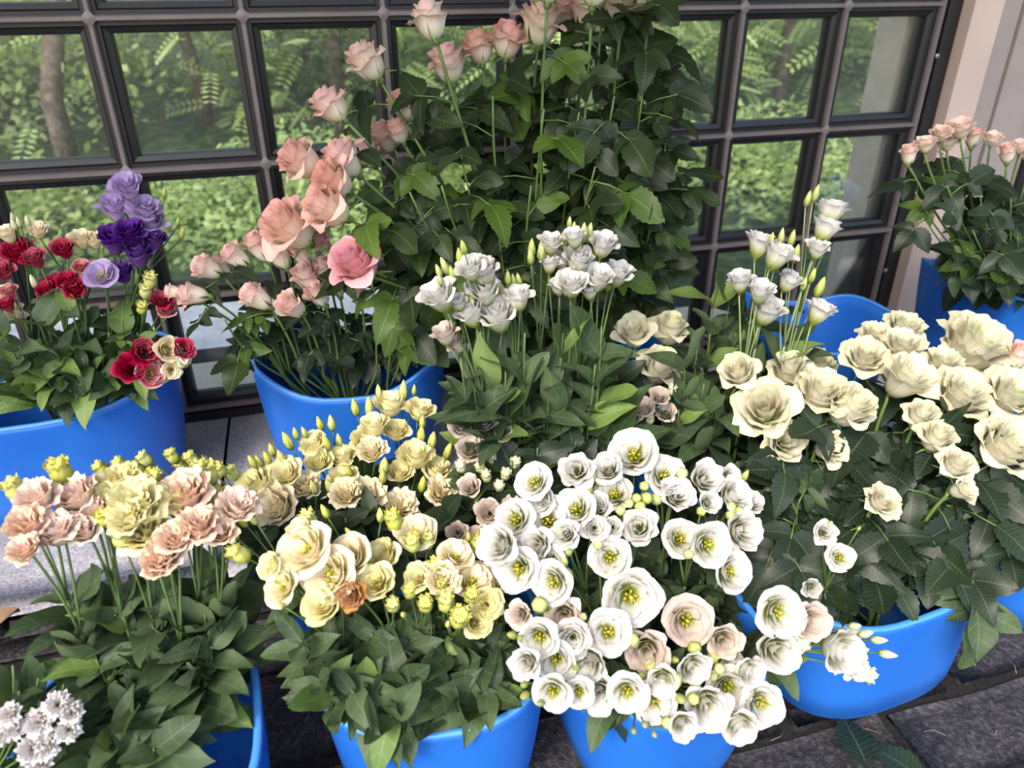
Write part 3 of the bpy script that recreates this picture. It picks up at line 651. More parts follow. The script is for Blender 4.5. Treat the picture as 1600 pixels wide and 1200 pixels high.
# ------------------------------------------------------------------ buckets
def bucket(label, cx, cy, z0, L, Wd, H, rot, lean=(0, 0), wave=.012, flare=.80, ph=0.0):
    root = bpy.data.objects.new('flower_bucket', None); COL.objects.link(root); root.location = (cx, cy, z0); root.rotation_euler = (0, 0, rot)
    tag(root, label, 'bucket', 'blue flower buckets')
    ca, sa = cos(-rot), sin(-rot); lx, ly = lean[0]*ca-lean[1]*sa, lean[0]*sa+lean[1]*ca
    n = 56
    def ring(t, off, zz=None):
        s = flare+(1-flare)*t**.8; s *= 1+.02*sin(pi*t)
        pts = []
        for k in range(n):
            a = 2*pi*k/n; c, s_ = cos(a), sin(a); e = 2/2.9
            x = (L/2*s-off)*math.copysign(abs(c)**e, c); y = (Wd/2*s-off)*math.copysign(abs(s_)**e, s_)
            z = H*t+wave*t**3*(cos(2*a+ph)-.35*cos(4*a)) if zz is None else zz
            pts.append((x+lx*t, y+ly*t, z))
        return pts
    mb = MB(); rings = [ring(0, .012, 0.0), ring(0, .002, .006)]+[ring(t, 0) for t in (.06, .115)]+[ring(t, -.0022) for t in (.125, .3, .5, .7, .85, .95, 1.0)]+[ring(t, .0035) for t in (1.0, .9, .7, .4, .1)]+[ring(.03, .006, .008)]
    v = [p for q in rings for p in q]; R = len(rings)
    f = [(i*n+k, i*n+(k+1) % n, (i+1)*n+(k+1) % n, (i+1)*n+k) for i in range(R-1) for k in range(n)]
    f += [tuple(range(n))[::-1], tuple(range((R-1)*n, R*n))]
    mb.add(v, f); obj('body', mb.mesh('body', M['bucket']), root)
    mb = MB(); lip = [V(p)+V((0, 0, .0005)) for p in ring(1.0, .0006)]; nn = 6; vs_ = []
    for i, p in enumerate(lip):
        tt = (lip[(i+1) % n]-lip[i-1]).normalized(); o_ = V((tt.y, -tt.x, 0)).normalized(); up = V((0, 0, 1))
        vs_ += [p+o_*(.0042*cos(2*pi*k/nn))+up*(.0026*sin(2*pi*k/nn)) for k in range(nn)]
    mb.add(vs_, [(i*nn+k, ((i+1) % n)*nn+k, ((i+1) % n)*nn+(k+1) % nn, i*nn+(k+1) % nn) for i in range(n) for k in range(nn)]); obj('rim', mb.mesh('rim', M['bucket_lip']), root)
    return dict(c=V((cx, cy, z0+.014)), L=L*flare*.34, W=Wd*flare*.34, rot=rot, top=V((cx+lean[0], cy+lean[1], z0+H)), lean=lean)
BL, BW, BH = .285, .215, .205
B = {}
B['mixed'] = bucket('blue bucket beside the window holding purple, crimson and cream lisianthus', -.125, -.19, LEDGE_Z, .33, .24, .205, radians(4), (0, -.02), .010)
B['spraypink'] = bucket('blue bucket on the granite ledge holding small pink spray roses', .288, -.245, LEDGE_Z, .27, .215, .205, radians(-8), (0, -.005), .016, ph=pi*0)
B['tallpink'] = bucket('blue bucket on the ledge hidden under the tall bunch of pale pink roses', .655, -.205, LEDGE_Z, .29, .215, .205, radians(0))
B['empty'] = bucket('empty blue bucket with a curved rim beside the cream post', 1.04, -.285, LEDGE_Z, .245, .215, .19, radians(-10), (.0, 0), .018, ph=.6)
B['rightspray'] = bucket('tall blue bucket against the cream post holding leafy pink spray roses', 1.425, -.33, LEDGE_Z, .25, .30, .235, radians(4), (-.01, 0), .012)
B['peach'] = bucket('blue bucket on the slate floor holding peach and lime fringed lisianthus', .05, -.765, FLOOR_Z, .205, .25, .20, radians(4))
B['yellow'] = bucket('blue bucket on the slate floor holding pale yellow lisianthus with glossy leaves', .322, -.712, FLOOR_Z, .225, .215, .20, radians(-8), (0, -.005), .006)
B['white'] = bucket('blue bucket under the wide dome of open white lisianthus', .555, -.735, FLOOR_Z, .205, .235, .19, radians(4), (0, -.01))
B['creamrose'] = bucket('blue bucket with rounded corners holding white roses and dark leaves', .865, -.700, FLOOR_Z, .275, .215, .192, radians(5), (-.035, -.008), .008, .90)
B['backrose'] = bucket('blue bucket at the foot of the large cream roses by the frame edge', 1.19, -.66, FLOOR_Z, .245, .215, .185, radians(0))
B['backyellow'] = bucket('blue bucket behind the front row holding yellow lisianthus and green buds', .27, -.508, FLOOR_Z, .25, .15, .185, radians(0))
B['mid'] = bucket('blue bucket in the middle holding tall white lisianthus and dim blush lisianthus', .53, -.508, FLOOR_Z, .24, .15, .185, radians(0))
B['stray'] = bucket('blue bucket holding the leaning white lisianthus and cream roses', .79, -.508, FLOOR_Z, .24, .15, .185, radians(0))
B['carn'] = bucket('blue bucket holding small white carnations', -.165, -.80, FLOOR_Z, .19, .20, .15, radians(-10))

def foot_in(b, toward=None):
    a = rnd.uniform(0, 6.28); q = sqrt(rnd.random()); x, y = cos(a)*q*b['L'], sin(a)*q*b['W']
    return b['c']+V((x*cos(b['rot'])-y*sin(b['rot']), x*sin(b['rot'])+y*cos(b['rot']), 0))
def rim_point(b, toward, spread=.36):
    """a stem leaves the bucket somewhere inside the rim, on the side it leans to"""
    c = b['top']; d = toward-c; d.z = 0; L2 = b['L']/.34*.40; W2 = b['W']/.34*.40
    x = d.x*cos(-b['rot'])-d.y*sin(-b['rot']); y = d.x*sin(-b['rot'])+d.y*cos(-b['rot'])
    x = max(-L2, min(L2, x*.75)); y = max(-W2, min(W2, y*.75))
    return c+V((x*cos(b['rot'])-y*sin(b['rot']), x*sin(b['rot'])+y*cos(b['rot']), 0))
def stem_path(b, end, enddir, n=12):
    f = foot_in(b); rp = rim_point(b, end); f = f.lerp(V((2*b['c'].x-rp.x, 2*b['c'].y-rp.y, f.z)), .25)
    Ld = (end-rp).length; c1 = end-enddir.normalized()*(Ld*.35)
    out = [f, f.lerp(rp, .5)]
    for i in range(n+1):
        t = i/n; out.append(rp*((1-t)**2)+(rp+(rp-f).normalized()*Ld*.25).lerp(c1, .6)*(2*t*(1-t))+end*(t*t))
    return out
def new_thing(name, label, cat, group, base):
    t = bpy.data.objects.new(name, None); COL.objects.link(t); t.location = base; tag(t, label, cat, group); return t
def bent(face, pos, centre, a, b, j=.18): return (face*a+(pos-centre).normalized()*b+jit(j)).normalized()

# ------------------------------------------------------------------ roses, one bloom to a stem
def rose(b, px, py, d, Y, label, group, kind='rose', mat='rose_pink', dirv=None, nleaf=6, lsize=.05, lv='rose', lit=.1, zmin=.16, stem_r=.0024, name='rose', stemmat='stem_rose', reach=1.0):
    pos = at_y(px, py, Y); size = d*depth(pos)/F_PX
    dv = (dirv or V((0, 0, 1))).normalized(); dv = (dv+jit(.12)).normalized()
    foot_h = pos-dv*(.42*size); path = stem_path(b, foot_h, dv); base = path[0]
    t = new_thing(name, label, 'flower', group, base)
    end = add_bloom(t, base, pos, dv, size, kind, mat); path[-1] = end
    mb = MB(); mb.tube([p-base for p in path], stem_r, stem_r*.8, 6)
    if nleaf: rose_leaves(t, mb, base, path, zmin, nleaf, lsize, lv, lit, reach=reach)
    obj('stem', mb.mesh('stem', M[stemmat]), t); return t

GT = 'tall pink roses against the window'
LT = 'tall pale pink rose on a long leafy stem in the high bunch against the window'
T = [(672, 32, 66, -.34, 'rose_blush', (-.25, 0, 1)), (574, 97, 68, -.30, 'rose_blush', (-.55, -.1, 1)), (517, 165, 64, -.30, 'rose_pink', (-.8, -.1, .9)),
     (470, 252, 72, -.33, 'rose_pink', (-.9, -.2, .8)), (538, 250, 72, -.33, 'rose_pink', (-.7, -.2, .9)), (522, 283, 70, -.36, 'rose_pink', (-.8, -.3, .7)), (513, 325, 80, -.38, 'rose_pink', (-.8, -.35, .6)),
     (452, 357, 92, -.35, 'rose_pink', (-.8, -.3, .7)), (557, 412, 84, -.42, 'rose_deep', (-.6, -.4, .75)),
     (700, 100, 66, -.24, 'rose_pink', (-.2, 0, 1)), (748, 74, 58, -.22, 'rose_pink', (-.1, 0, 1)), (793, 63, 62, -.24, 'rose_pink', (0, -.1, 1)), (845, 36, 76, -.26, 'rose_blush', (.0, -.1, 1)),
     (880, 14, 56, -.22, 'rose_pink', (0, 0, 1)), (918, 18, 66, -.25, 'rose_blush', (.05, 0, 1)), (965, 10, 66, -.25, 'rose_blush', (.1, 0, 1)), (1000, 6, 50, -.22, 'rose_blush', (.15, 0, 1)),
     (632, 165, 56, -.20, 'rose_pink', (-.4, 0, 1)), (600, 215, 56, -.20, 'rose_pink', (-.5, 0, 1)), (575, 240, 50, -.22, 'rose_pink', (-.6, 0, 1)), (622, 205, 44, -.24, 'rose_pink', (-.5, 0, 1)), (500, 378, 40, -.30, 'rose_deep', (-.6, 0, 1))]
for px, py, d, Y, m_, dv in T:
    right = px > 680
    if px == 672: lab, grp = 'cream blush rose standing alone on a long bare stem above the bunch', None
    elif m_ == 'rose_deep' and d > 50: lab, grp = 'deep pink wide rose bending down over the small spray roses', None
    elif d > 90: lab, grp = 'largest soft pink rose, nodding just above the small spray roses', None
    elif px == 574: lab, grp = 'pale cream-pink rose reaching out alone below the lone blush rose', None
    elif px == 517: lab, grp = 'pink rose leaning outwards on a bare stem above the nodding cluster', None
    elif m_ == 'rose_deep': lab, grp = 'small deep pink rose half hidden behind the nodding cluster', None
    elif not right: lab, grp = ('soft pink rose in the nodding cluster beside the tall leafy bunch', 'nodding pink roses') if Y < -.3 else ('pink rose half hidden behind the nodding cluster and its leaves', 'half hidden pink roses')
    elif m_ == 'rose_blush': lab, grp = 'cream blush rose at the crown of the tall leafy bunch', 'cream blush roses at the crown'
    else: lab, grp = 'soft pink rose at the crown of the tall leafy bunch', 'soft pink roses at the crown'
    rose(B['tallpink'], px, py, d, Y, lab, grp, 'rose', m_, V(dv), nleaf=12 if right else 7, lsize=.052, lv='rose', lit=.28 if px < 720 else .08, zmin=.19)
for px, py, Y in [(905, -40, -.20), (950, -50, -.28), (1010, -30, -.24), (985, -60, -.30), (860, -25, -.30), (1015, -10, -.30), (930, -20, -.33), (1020, -35, -.33)]:   # heads above the frame's edge
    rose(B['tallpink'], px, py, 64, Y, LT, GT, 'rose', 'rose_blush', V((.1, 0, 1)), nleaf=15, lsize=.052, lv='rose', lit=.06, zmin=.19)
for px, py, Y in [(770, 150, -.34), (850, 170, -.37), (905, 175, -.38), (960, 150, -.38), (1005, 140, -.36), (1030, 170, -.30), (720, 240, -.38), (830, 290, -.42), (690, 290, -.40), (1000, 230, -.40), (1040, 250, -.34), (640, 300, -.38), (930, 260, -.42), (1045, 190, -.33), (780, 330, -.42)]:
    # cut side shoots without a bloom fill the leafy bunch
    b = B['tallpink']; pos = at_y(px, py, Y); path = stem_path(b, pos, V((.1, -.1, 1))); base = path[0]
    t = new_thing('rose_shoot', 'bloomless leafy rose shoot inside the high bunch against the window', 'leafy shoot', 'leafy shoots among the tall pink roses', base)
    mb = MB(); mb.tube([p-base for p in path], .0022, .0012, 6); rose_leaves(t, mb, base, path, .19, 11, .050, 'rose', .10); obj('stem', mb.mesh('stem', M['stem_rose']), t)

GS = 'pink spray roses in the ledge bucket'; LS = 'small half-open pink spray rose in the blue bucket on the ledge'
for px, py, d, Y, dv in [(325, 420, 46, -.32, (-.9, -.2, .7)), (370, 402, 46, -.30, (-.7, -.1, .9)), (405, 387, 50, -.29, (-.6, 0, 1)), (436, 400, 48, -.29, (-.5, 0, 1)), (470, 395, 44, -.29, (-.45, 0, 1)), (480, 436, 50, -.31, (-.4, -.2, 1)),
                         (508, 425, 46, -.30, (-.3, 0, 1)), (302, 461, 46, -.35, (-1.2, -.3, .3)), (272, 456, 28, -.35, (-1.2, -.2, .3)), (402, 466, 50, -.35, (-.8, -.3, .8)), (456, 479, 50, -.36, (-.7, -.4, .8)),
                         (497, 462, 42, -.33, (-.4, -.2, 1)), (525, 445, 40, -.31, (-.2, 0, 1)), (560, 462, 34, -.30, (-.2, 0, 1)), (345, 418, 40, -.29, (-.8, 0, .8))]:
    rose(B['spraypink'], px, py, d, Y, LS, GS, 'spray', 'spray_pink', V(dv), nleaf=2, lsize=.034, lv='dark', lit=.18, zmin=.22, stem_r=.0020, name='spray_rose')
for px, py, Y in [(590, 470, -.38), (640, 490, -.36), (352, 500, -.36), (620, 500, -.36)]:
    b = B['spraypink']; pos = at_y(px, py, Y); path = stem_path(b, pos, V((.3, -.2, 1))); base = path[0]
    t = new_thing('rose_shoot', 'bloomless leafy shoot in the bucket of small pink spray roses', 'leafy shoot', 'leafy shoots among the spray roses', base)
    mb = MB(); mb.tube([p-base for p in path], .0018, .0010, 6); rose_leaves(t, mb, base, path, .235, 3, .044, 'rose', .35); obj('stem', mb.mesh('stem', M['stem_rose']), t)

for px, py, Y in [(470, 545, -.27), (520, 550, -.29), (570, 548, -.28), (620, 545, -.28), (660, 540, -.27), (540, 500, -.26), (590, 505, -.25), (640, 510, -.24), (440, 530, -.25), (500, 520, -.22)]:
    b = B['spraypink']; pos = at_y(px, py, Y); path = stem_path(b, pos, V((.1, -.1, 1))); base = path[0]
    t = new_thing('rose_shoot', 'dark leafy shoot down inside the bucket of small spray roses', 'leafy shoot', 'dark shoots inside the spray rose bucket', base)
    mb = MB(); mb.tube([p-base for p in path], .0018, .0010, 6); rose_leaves(t, mb, base, path, .10, 5, .040, 'dark', 0, flo=.4, reach=.5); obj('stem', mb.mesh('stem', M['stem_rose']), t)

GR = 'pink spray roses beside the cream post'; LR = 'blush pink spray rose in the tall blue bucket beside the cream post'
for px, py, d, Y in [(1501, 202, 46, -.36), (1470, 210, 36, -.36), (1446, 226, 38, -.38), (1420, 242, 32, -.38), (1521, 216, 30, -.32), (1551, 218, 34, -.34), (1574, 240, 32, -.36), (1594, 230, 34, -.34), (1480, 225, 34, -.34), (1612, 245, 34, -.36), (1640, 235, 36, -.3)]:
    rose(B['rightspray'], px, py, d, Y, LR, GR, 'half' if d > 33 else 'spray', 'rose_blush' if d > 33 else 'spray_pink', V((-.25, -.1, 1)), nleaf=6, lsize=.046, lv='dark', lit=.22, zmin=.2, stem_r=.0020, name='spray_rose')
for px, py, Y in [(1430, 300, -.40), (1480, 290, -.42), (1530, 300, -.42), (1580, 310, -.42), (1450, 350, -.40), (1520, 360, -.44), (1590, 370, -.44)]:
    b = B['rightspray']; pos = at_y(px, py, Y); path = stem_path(b, pos, V((-.2, -.2, 1))); base = path[0]
    t = new_thing('rose_shoot', 'bloomless leafy shoot in the tall bucket beside the cream post', 'leafy shoot', 'leafy shoots beside the cream post', base)
    mb = MB(); mb.tube([p-base for p in path], .0018, .0010, 6); rose_leaves(t, mb, base, path, .22, 6, .046, 'dark', .2); obj('stem', mb.mesh('stem', M['stem_rose']), t)

GW = 'cream white roses behind the front right bucket'; LW = 'cream white garden rose with ruffled petals among the dark leaves'
FR = V((-.15, -.35, 1))
for b, px, py, d, Y, k, dv in [('creamrose', 1195, 640, 92, -.60, 'rose', (-.5, -.5, .8)), ('creamrose', 1282, 615, 84, -.60, 'garden', (-.1, -.5, 1)), ('creamrose', 1327, 636, 82, -.62, 'rose', (.2, -.5, 1)), ('creamrose', 1225, 690, 70, -.63, 'cup', (-.2, -.6, .5)), ('creamrose', 1293, 702, 56, -.64, 'cup', (.2, -.6, .5)),
     ('stray', 1154, 582, 62, -.56, 'rose', (-.5, -.2, .9)), ('stray', 1232, 580, 64, -.52, 'rose', (-.1, -.2, 1)), ('creamrose', 1272, 572, 62, -.50, 'garden', (0, -.2, 1)), ('backrose', 1350, 560, 66, -.55, 'garden', (-.2, -.3, 1)), ('backrose', 1366, 528, 54, -.48, 'garden', (0, -.3, 1)),
     ('backrose', 1412, 513, 58, -.48, 'garden', (0, -.2, 1)), ('backrose', 1408, 543, 62, -.52, 'garden', (0, -.3, 1)), ('creamrose', 1414, 594, 86, -.60, 'cup', (.1, -.4, 1)), ('backrose', 1520, 545, 112, -.52, 'garden', (.1, -.45, 1)), ('backrose', 1502, 619, 86, -.62, 'garden', (0, -.4, 1)),
     ('backrose', 1577, 618, 86, -.62, 'garden', (.1, -.4, 1)), ('backrose', 1568, 700, 96, -.70, 'garden', (.1, -.5, 1)), ('backrose', 1462, 684, 56, -.68, 'rose', (0, -.3, 1)), ('backrose', 1492, 727, 56, -.72, 'rose', (.1, -.5, 1)), ('creamrose', 1502, 766, 44, -.74, 'cup', (.3, -.5, .6)), ('creamrose', 1438, 650, 54, -.64, 'rose', (0, -.3, 1)),
     ('creamrose', 1377, 784, 54, -.74, 'garden', (.2, -.5, 1)), ('stray', 990, 522, 62, -.45, 'cup', (-.2, -.3, 1)), ('stray', 1046, 515, 60, -.42, 'rose', (.1, -.2, 1)), ('stray', 1030, 574, 70, -.48, 'rose', (.1, -.4, .9)), ('backrose', 1470, 570, 60, -.56, 'garden', (0, -.3, 1))]:
    where = {'creamrose': 'above the bucket with rounded corners', 'backrose': 'in the bunch by the frame edge', 'stray': 'beside the leaning white lisianthus'}[b]
    look = {'rose': 'high-centred cream rose', 'garden': 'full open cream rose with ruffled petals', 'cup': 'loose cup-shaped cream rose'}[k]
    lab, grp = look+' '+where, look+' '+where
    if d > 100: lab, grp = 'largest fully open cream rose, broad and flat, by the frame edge', None
    elif px == 1377: lab, grp = 'small open cream rose alone deep among the dark leaves', None
    rose(B[b], px, py, d, Y, lab, grp, k, 'rose_cream', V(dv), nleaf=5 if b != 'stray' else 2, lsize=.062, lv='dark', lit=.02, zmin=.03, stem_r=.0028, name='rose')
rose(B['backrose'], 1592, 556, 44, -.56, 'pink-tinged rosebud peeping out beside the largest cream rose', None, 'spray', 'rose_pink', V((.1, -.2, 1)), nleaf=1, lsize=.05, lv='dark', zmin=.05)
for b, px, py, Y in [('creamrose', 1250, 780, -.70), ('creamrose', 1330, 760, -.68), ('creamrose', 1350, 850, -.74), ('creamrose', 1280, 870, -.74), ('creamrose', 1440, 840, -.74), ('creamrose', 1420, 890, -.76), ('creamrose', 1500, 880, -.77), ('backrose', 1540, 820, -.74), ('backrose', 1590, 870, -.76), ('backrose', 1480, 790, -.72), ('creamrose', 1220, 830, -.72), ('creamrose', 1370, 910, -.77), ('creamrose', 1480, 920, -.79), ('backrose', 1590, 780, -.74), ('creamrose', 1390, 800, -.72), ('stray', 1180, 740, -.62), ('stray', 1240, 720, -.62), ('backrose', 1560, 900, -.78), ('creamrose', 1310, 910, -.75), ('creamrose', 1260, 930, -.75), ('creamrose', 1340, 940, -.76), ('creamrose', 1400, 940, -.765), ('creamrose', 1450, 940, -.765), ('creamrose', 1520, 940, -.77), ('backrose', 1530, 760, -.70)]:
    bb = B[b]; pos = at_y(px, py, Y); path = stem_path(bb, pos, V((.0, -.6, .6))); base = path[0]
    t = new_thing('rose_shoot', 'dark leafy rose shoot beneath the cream white roses', 'leafy shoot', 'leafy shoots beneath the cream roses', base)
    mb = MB(); mb.tube([p-base for p in path], .0022, .0012, 6); rose_leaves(t, mb, base, path, .070, 6, .058, 'dark', .08, litleaf='lis'); obj('stem', mb.mesh('stem', M['stem_rose']), t)

# ------------------------------------------------------------------ lisianthus, several heads to a stem
def cluster(heads, k, rad=95):
    """group neighbouring heads into branching stems of about k"""
    left = list(heads); out = []
    while left:
        left.sort(key=lambda h: (h[0]+h[1]*.3)); h = left.pop(0); g = [h]
        left.sort(key=lambda q: (q[0]-h[0])**2+(q[1]-h[1])**2)
        while left and len(g) < k and (left[0][0]-h[0])**2+(left[0][1]-h[1])**2 < rad**2: g.append(left.pop(0))
        out.append(g)
    return out
def lisianthus(b, heads, Yf, label, group, centre, face, fa, fb, k=4, nleaf=5, lsize=.06, lv='lis', lit=.1, zmin=.03, drop=.09, stem_r=.0021, up=.9, stemmat='stem', name='lisianthus', jitter=.2, fmax=.92, rad=95, grow=1.0):
    """heads: (px, py, size px, kind, material); Yf gives the depth for a pixel"""
    for g in cluster(heads, k, rad):
        P = [(at_y(h[0], h[1], Yf(h[0], h[1])), h) for h in g]
        cen = sum((p for p, _ in P), V())/len(P); rp = rim_point(b, cen)
        dn = (rp-cen).normalized(); node = cen+dn*min(drop, (rp-cen).length*.7)
        path = stem_path(b, node, (node-rp).normalized()+V((0, 0, .2))); base = path[0]
        t = new_thing(name, (label+tally(g)) if group else label, 'flower', group, base)
        mb = MB(); mb.tube([p-base for p in path], stem_r, stem_r*.75, 6)
        for p, h in P:
            d = bent(face, p, centre, fa, fb, jitter); size = grow*h[2]*depth(p)/F_PX
            if h[3] in ('long', 'round', 'fbud'):
                d = (d+V((0, 0, .35))+(p-node).normalized()*.5).normalized()
                end = add_bud(t, base, p, d, size*(1.0 if h[3] != 'round' else 1.1), 'frill' if h[3] == 'fbud' else h[3], h[4]); rr = stem_r*.5
            else: end = add_bloom(t, base, p, d, size*1.08, h[3], h[4]); rr = stem_r*.62
            mb.tube([q-base for q in curve(node, node.lerp(end, .5)+(node-rp).normalized()*.012-d*.012, end, 5)], rr*1.1, rr*.8, 5)
        obj('stem', mb.mesh('stem', M[stemmat]), t)
        lis_leaves(t, base, path, zmin, nleaf, lsize, lv, up, lit, fmax)
NUM = ['no', 'one', 'two', 'three', 'four', 'five', 'six', 'seven', 'eight', 'nine', 'ten']
def tally(g):
    nb = sum(h[3] in ('long', 'round', 'fbud') for h in g); nf = len(g)-nb
    a = '%s bloom%s' % (NUM[nf], '' if nf == 1 else 's'); b = '%s bud%s' % (NUM[nb], '' if nb == 1 else 's')
    return ', '+(a+' and '+b if nf and nb else a if nf else b)
def Yl(pa, Ya, pb, Yb): return lambda px, py: Ya+(Yb-Ya)*(py-pa)/(pb-pa)+rnd.uniform(-.008, .008)
def mk(rows, kind, mat): return [(x, y, d, kind, mat) for x, y, d in rows]

def lis_shoots(bk, pts, Yf, label, group, n, lsize, lv='lis', lit=.1, zmin=.03, up=.8):
    for px, py in pts:
        b = B[bk]; pos = at_y(px, py, Yf(px, py)); path = stem_path(b, pos, V((0, -.15, 1))); base = path[0]
        t = new_thing('lisianthus_shoot', label, 'leafy shoot', group, base); mb = MB(); mb.tube([p-base for p in path], .0020, .0010, 6); obj('stem', mb.mesh('stem', M['stem']), t)
        lis_leaves(t, base, path, zmin, n, lsize, lv, up, lit, 1.0)
# front dome of open white lisianthus (crop coordinates folded to pixels)
def c4(x, y): return (740+x/2.963, 660+y/2.963)
def c5(x, y): return (800+x/2.963, 795+y/2.963)
W3 = mk([(990, 709, 64), (1039, 743, 56), (959, 771, 52), (834, 753, 50), (856, 812, 62), (804, 812, 56), (899, 795, 56), (809, 889, 60), (858, 879, 46), (863, 910, 58), (953, 871, 55), (986, 933, 78), (1064, 841, 52), (1108, 851, 60), (1142, 893, 56), (843, 997, 55), (951, 987, 60), (868, 1031, 55), (864, 1082, 52), (1021, 1095, 58), (1139, 1075, 60), (1190, 1099, 58), (905, 1082, 42), (981, 1082, 55)], 'open', 'lis_white')
W3 += mk([(949, 733, 46), (845, 781, 46), (932, 792, 42), (780, 852, 58), (958, 824, 30), (929, 825, 40), (1140, 744, 32), (1108, 785, 32), (1145, 775, 50), (1175, 785, 34), (895, 997, 52), (935, 1082, 55), (1082, 1041, 50), (1142, 1028, 32), (1156, 1132, 52), (1067, 1132, 42), (1036, 1062, 45)], 'half', 'lis_white')
W3 += mk([(902, 736, 48), (1057, 775, 46), (998, 825, 50), (1158, 829, 54), (1101, 749, 46), (922, 1035, 52), (824, 1035, 42), (1104, 1099, 60), (1168, 1046, 42), (885, 835, 40), (841, 852, 46)], 'cup', 'lis_white')
W3 += mk([(1074, 970, 66)], 'open', 'lis_blush')+mk([(882, 960, 48), (1010, 1014, 58), (1130, 999, 46), (814, 960, 34)], 'cup', 'lis_blush')
rb = [c4(*q)+(s,) for *q, s in [(545, 240, 16), (580, 275, 14), (520, 310, 20), (790, 295, 15), (755, 350, 14), (800, 350, 18), (845, 355, 18), (770, 390, 17), (680, 408, 15), (720, 375, 14), (390, 505, 17), (430, 590, 20), (415, 645, 15), (415, 710, 28), (575, 565, 15), (735, 720, 24), (690, 745, 17), (305, 845, 24), (355, 870, 19), (505, 900, 13), (545, 940, 19), (735, 1005, 20), (355, 975, 14), (1055, 410, 15), (1195, 390, 15), (1230, 410, 14), (1190, 430, 15), (995, 610, 15), (965, 235, 18), (945, 185, 14)]]
rb += [c5(*q)+(s,) for *q, s in [(555, 610, 22), (640, 725, 20), (845, 645, 20), (930, 690, 18), (960, 740, 17), (930, 775, 16), (750, 790, 25), (795, 785, 14), (600, 775, 13), (850, 830, 18), (840, 880, 18), (720, 990, 18), (1265, 565, 14)]]
W3 += mk(rb, 'round', 'bud_green')
W3 += mk([c4(475, 1135)+(34,), c4(180, 985)+(30,), c4(220, 1000)+(30,), c4(575, 1100)+(28,), c4(1255, 250)+(26,), c5(755, 700)+(28,), c5(780, 880)+(36,), c5(60, 865)+(34,), c5(55, 815)+(26,), c5(130, 900)+(26,), c5(660, 1045)+(20,), c5(565, 1030)+(22,), c5(615, 1000)+(24,)], 'long', 'bud_green')
W3 = [(x, y, d*(1.12 if k in ('open', 'half', 'cup') else 1.1), k, m) for x, y, d, k, m in W3]
lisianthus(B['white'], W3, Yl(700, -.70, 1120, -.90), 'open white lisianthus in the dome over the front bucket', 'white lisianthus in the front bucket', V((.56, -.70, .06)), TOCAM, .75, .75, k=5, nleaf=4, lsize=.055, lv='lis', lit=.02, zmin=.05, drop=.075, jitter=.28, fmax=.8)
lis_shoots('white', [(960, 900), (1020, 900), (1080, 920), (1010, 970), (1140, 960), (1060, 1020), (900, 930), (1170, 990), (1180, 900), (940, 960), (1120, 930), (1050, 870), (1190, 1060), (1050, 1130), (1110, 1130), (960, 1130)], lambda x, y: -.70-(y-870)*.0005, 'dark leafy lisianthus shoot under the dome of open white blooms', 'leafy shoots under the white dome', 5, .058, lv='dark', lit=.0, zmin=.04)
W3b = mk([(1218, 957, 76)], 'open', 'lis_white')+mk([(1264, 970, 62)], 'half', 'lis_blush')+mk([(1213, 1014, 70)], 'cup', 'lis_white')+mk([(1310, 1014, 78)], 'half', 'lis_white')+mk([(1334, 1040, 40)], 'cup', 'lis_white')
W3b += mk([(1335, 978, 30), (1352, 990, 34), (1372, 1000, 32), (1386, 1022, 34), (1345, 1015, 32)], 'long', 'bud_cream')+mk([(1347, 1052, 40), (1250, 1006, 34)], 'fbud', 'bud_cream')+mk([(1228, 984, 14)], 'round', 'bud_green')
lisianthus(B['white'], W3b, lambda x, y: -.875-.00012*(x-1218), 'white lisianthus spray leaning far out towards the cream rose bucket', None, V((.62, -.76, .06)), TOCAM, .7, .7, k=14, nleaf=4, lsize=.055, lv='lis', zmin=.05, drop=.10, rad=300)
lisianthus(B['creamrose'], mk([(1312, 871, 42)], 'open', 'lis_white')+mk([(1288, 832, 36), (1268, 918, 30)], 'cup', 'lis_white')+mk([(1301, 888, 26), (1297, 818, 22), (1342, 826, 14)], 'long', 'bud_green'), lambda x, y: -.80, 'small white lisianthus stray among the dark rose leaves', None, V((.8, -.7, .0)), TOCAM, .8, .5, k=8, nleaf=1, zmin=.05)

# front yellow lisianthus
Y1 = mk([(478, 860, 78), (548, 872, 64), (515, 897, 76), (440, 917, 54), (650, 832, 56), (712, 868, 50), (738, 908, 62)], 'open', 'lis_cream')+mk([(505, 945, 58), (425, 885, 40), (588, 910, 54), (600, 870, 52), (655, 902, 40), (760, 945, 48), (745, 972, 44), (470, 830, 40)], 'half', 'lis_yellow')+mk([(550, 930, 40)], 'frill', 'wilted')+mk([(690, 905, 50), (775, 905, 44)], 'frill', 'lis_cream')
Y1 += mk([(483, 815, 38), (447, 905, 36), (375, 866, 38), (616, 816, 38), (645, 850, 34), (668, 846, 32), (682, 890, 38), (697, 942, 38), (718, 966, 44), (747, 850, 34), (640, 925, 30), (665, 945, 34), (736, 932, 32), (614, 946, 30), (690, 915, 26)], 'fbud', 'bud_lime')
Y1 += mk([(508, 800, 28), (513, 828, 26), (459, 878, 32), (365, 835, 26), (378, 815, 28), (395, 812, 26), (594, 806, 28), (732, 840, 22), (735, 960, 24), (752, 945, 24), (630, 960, 20), (440, 945, 20), (700, 975, 22), (545, 832, 22)], 'long', 'bud_lime')
lisianthus(B['yellow'], Y1, Yl(800, -.69, 980, -.79), 'pale yellow lisianthus in the front bucket beside the white dome', 'yellow lisianthus in the front bucket', V((.32, -.70, .02)), TOCAM, .35, .9, grow=1.12, k=4, nleaf=6, lsize=.062, lv='lis', lit=.12, zmin=.04, drop=.085)
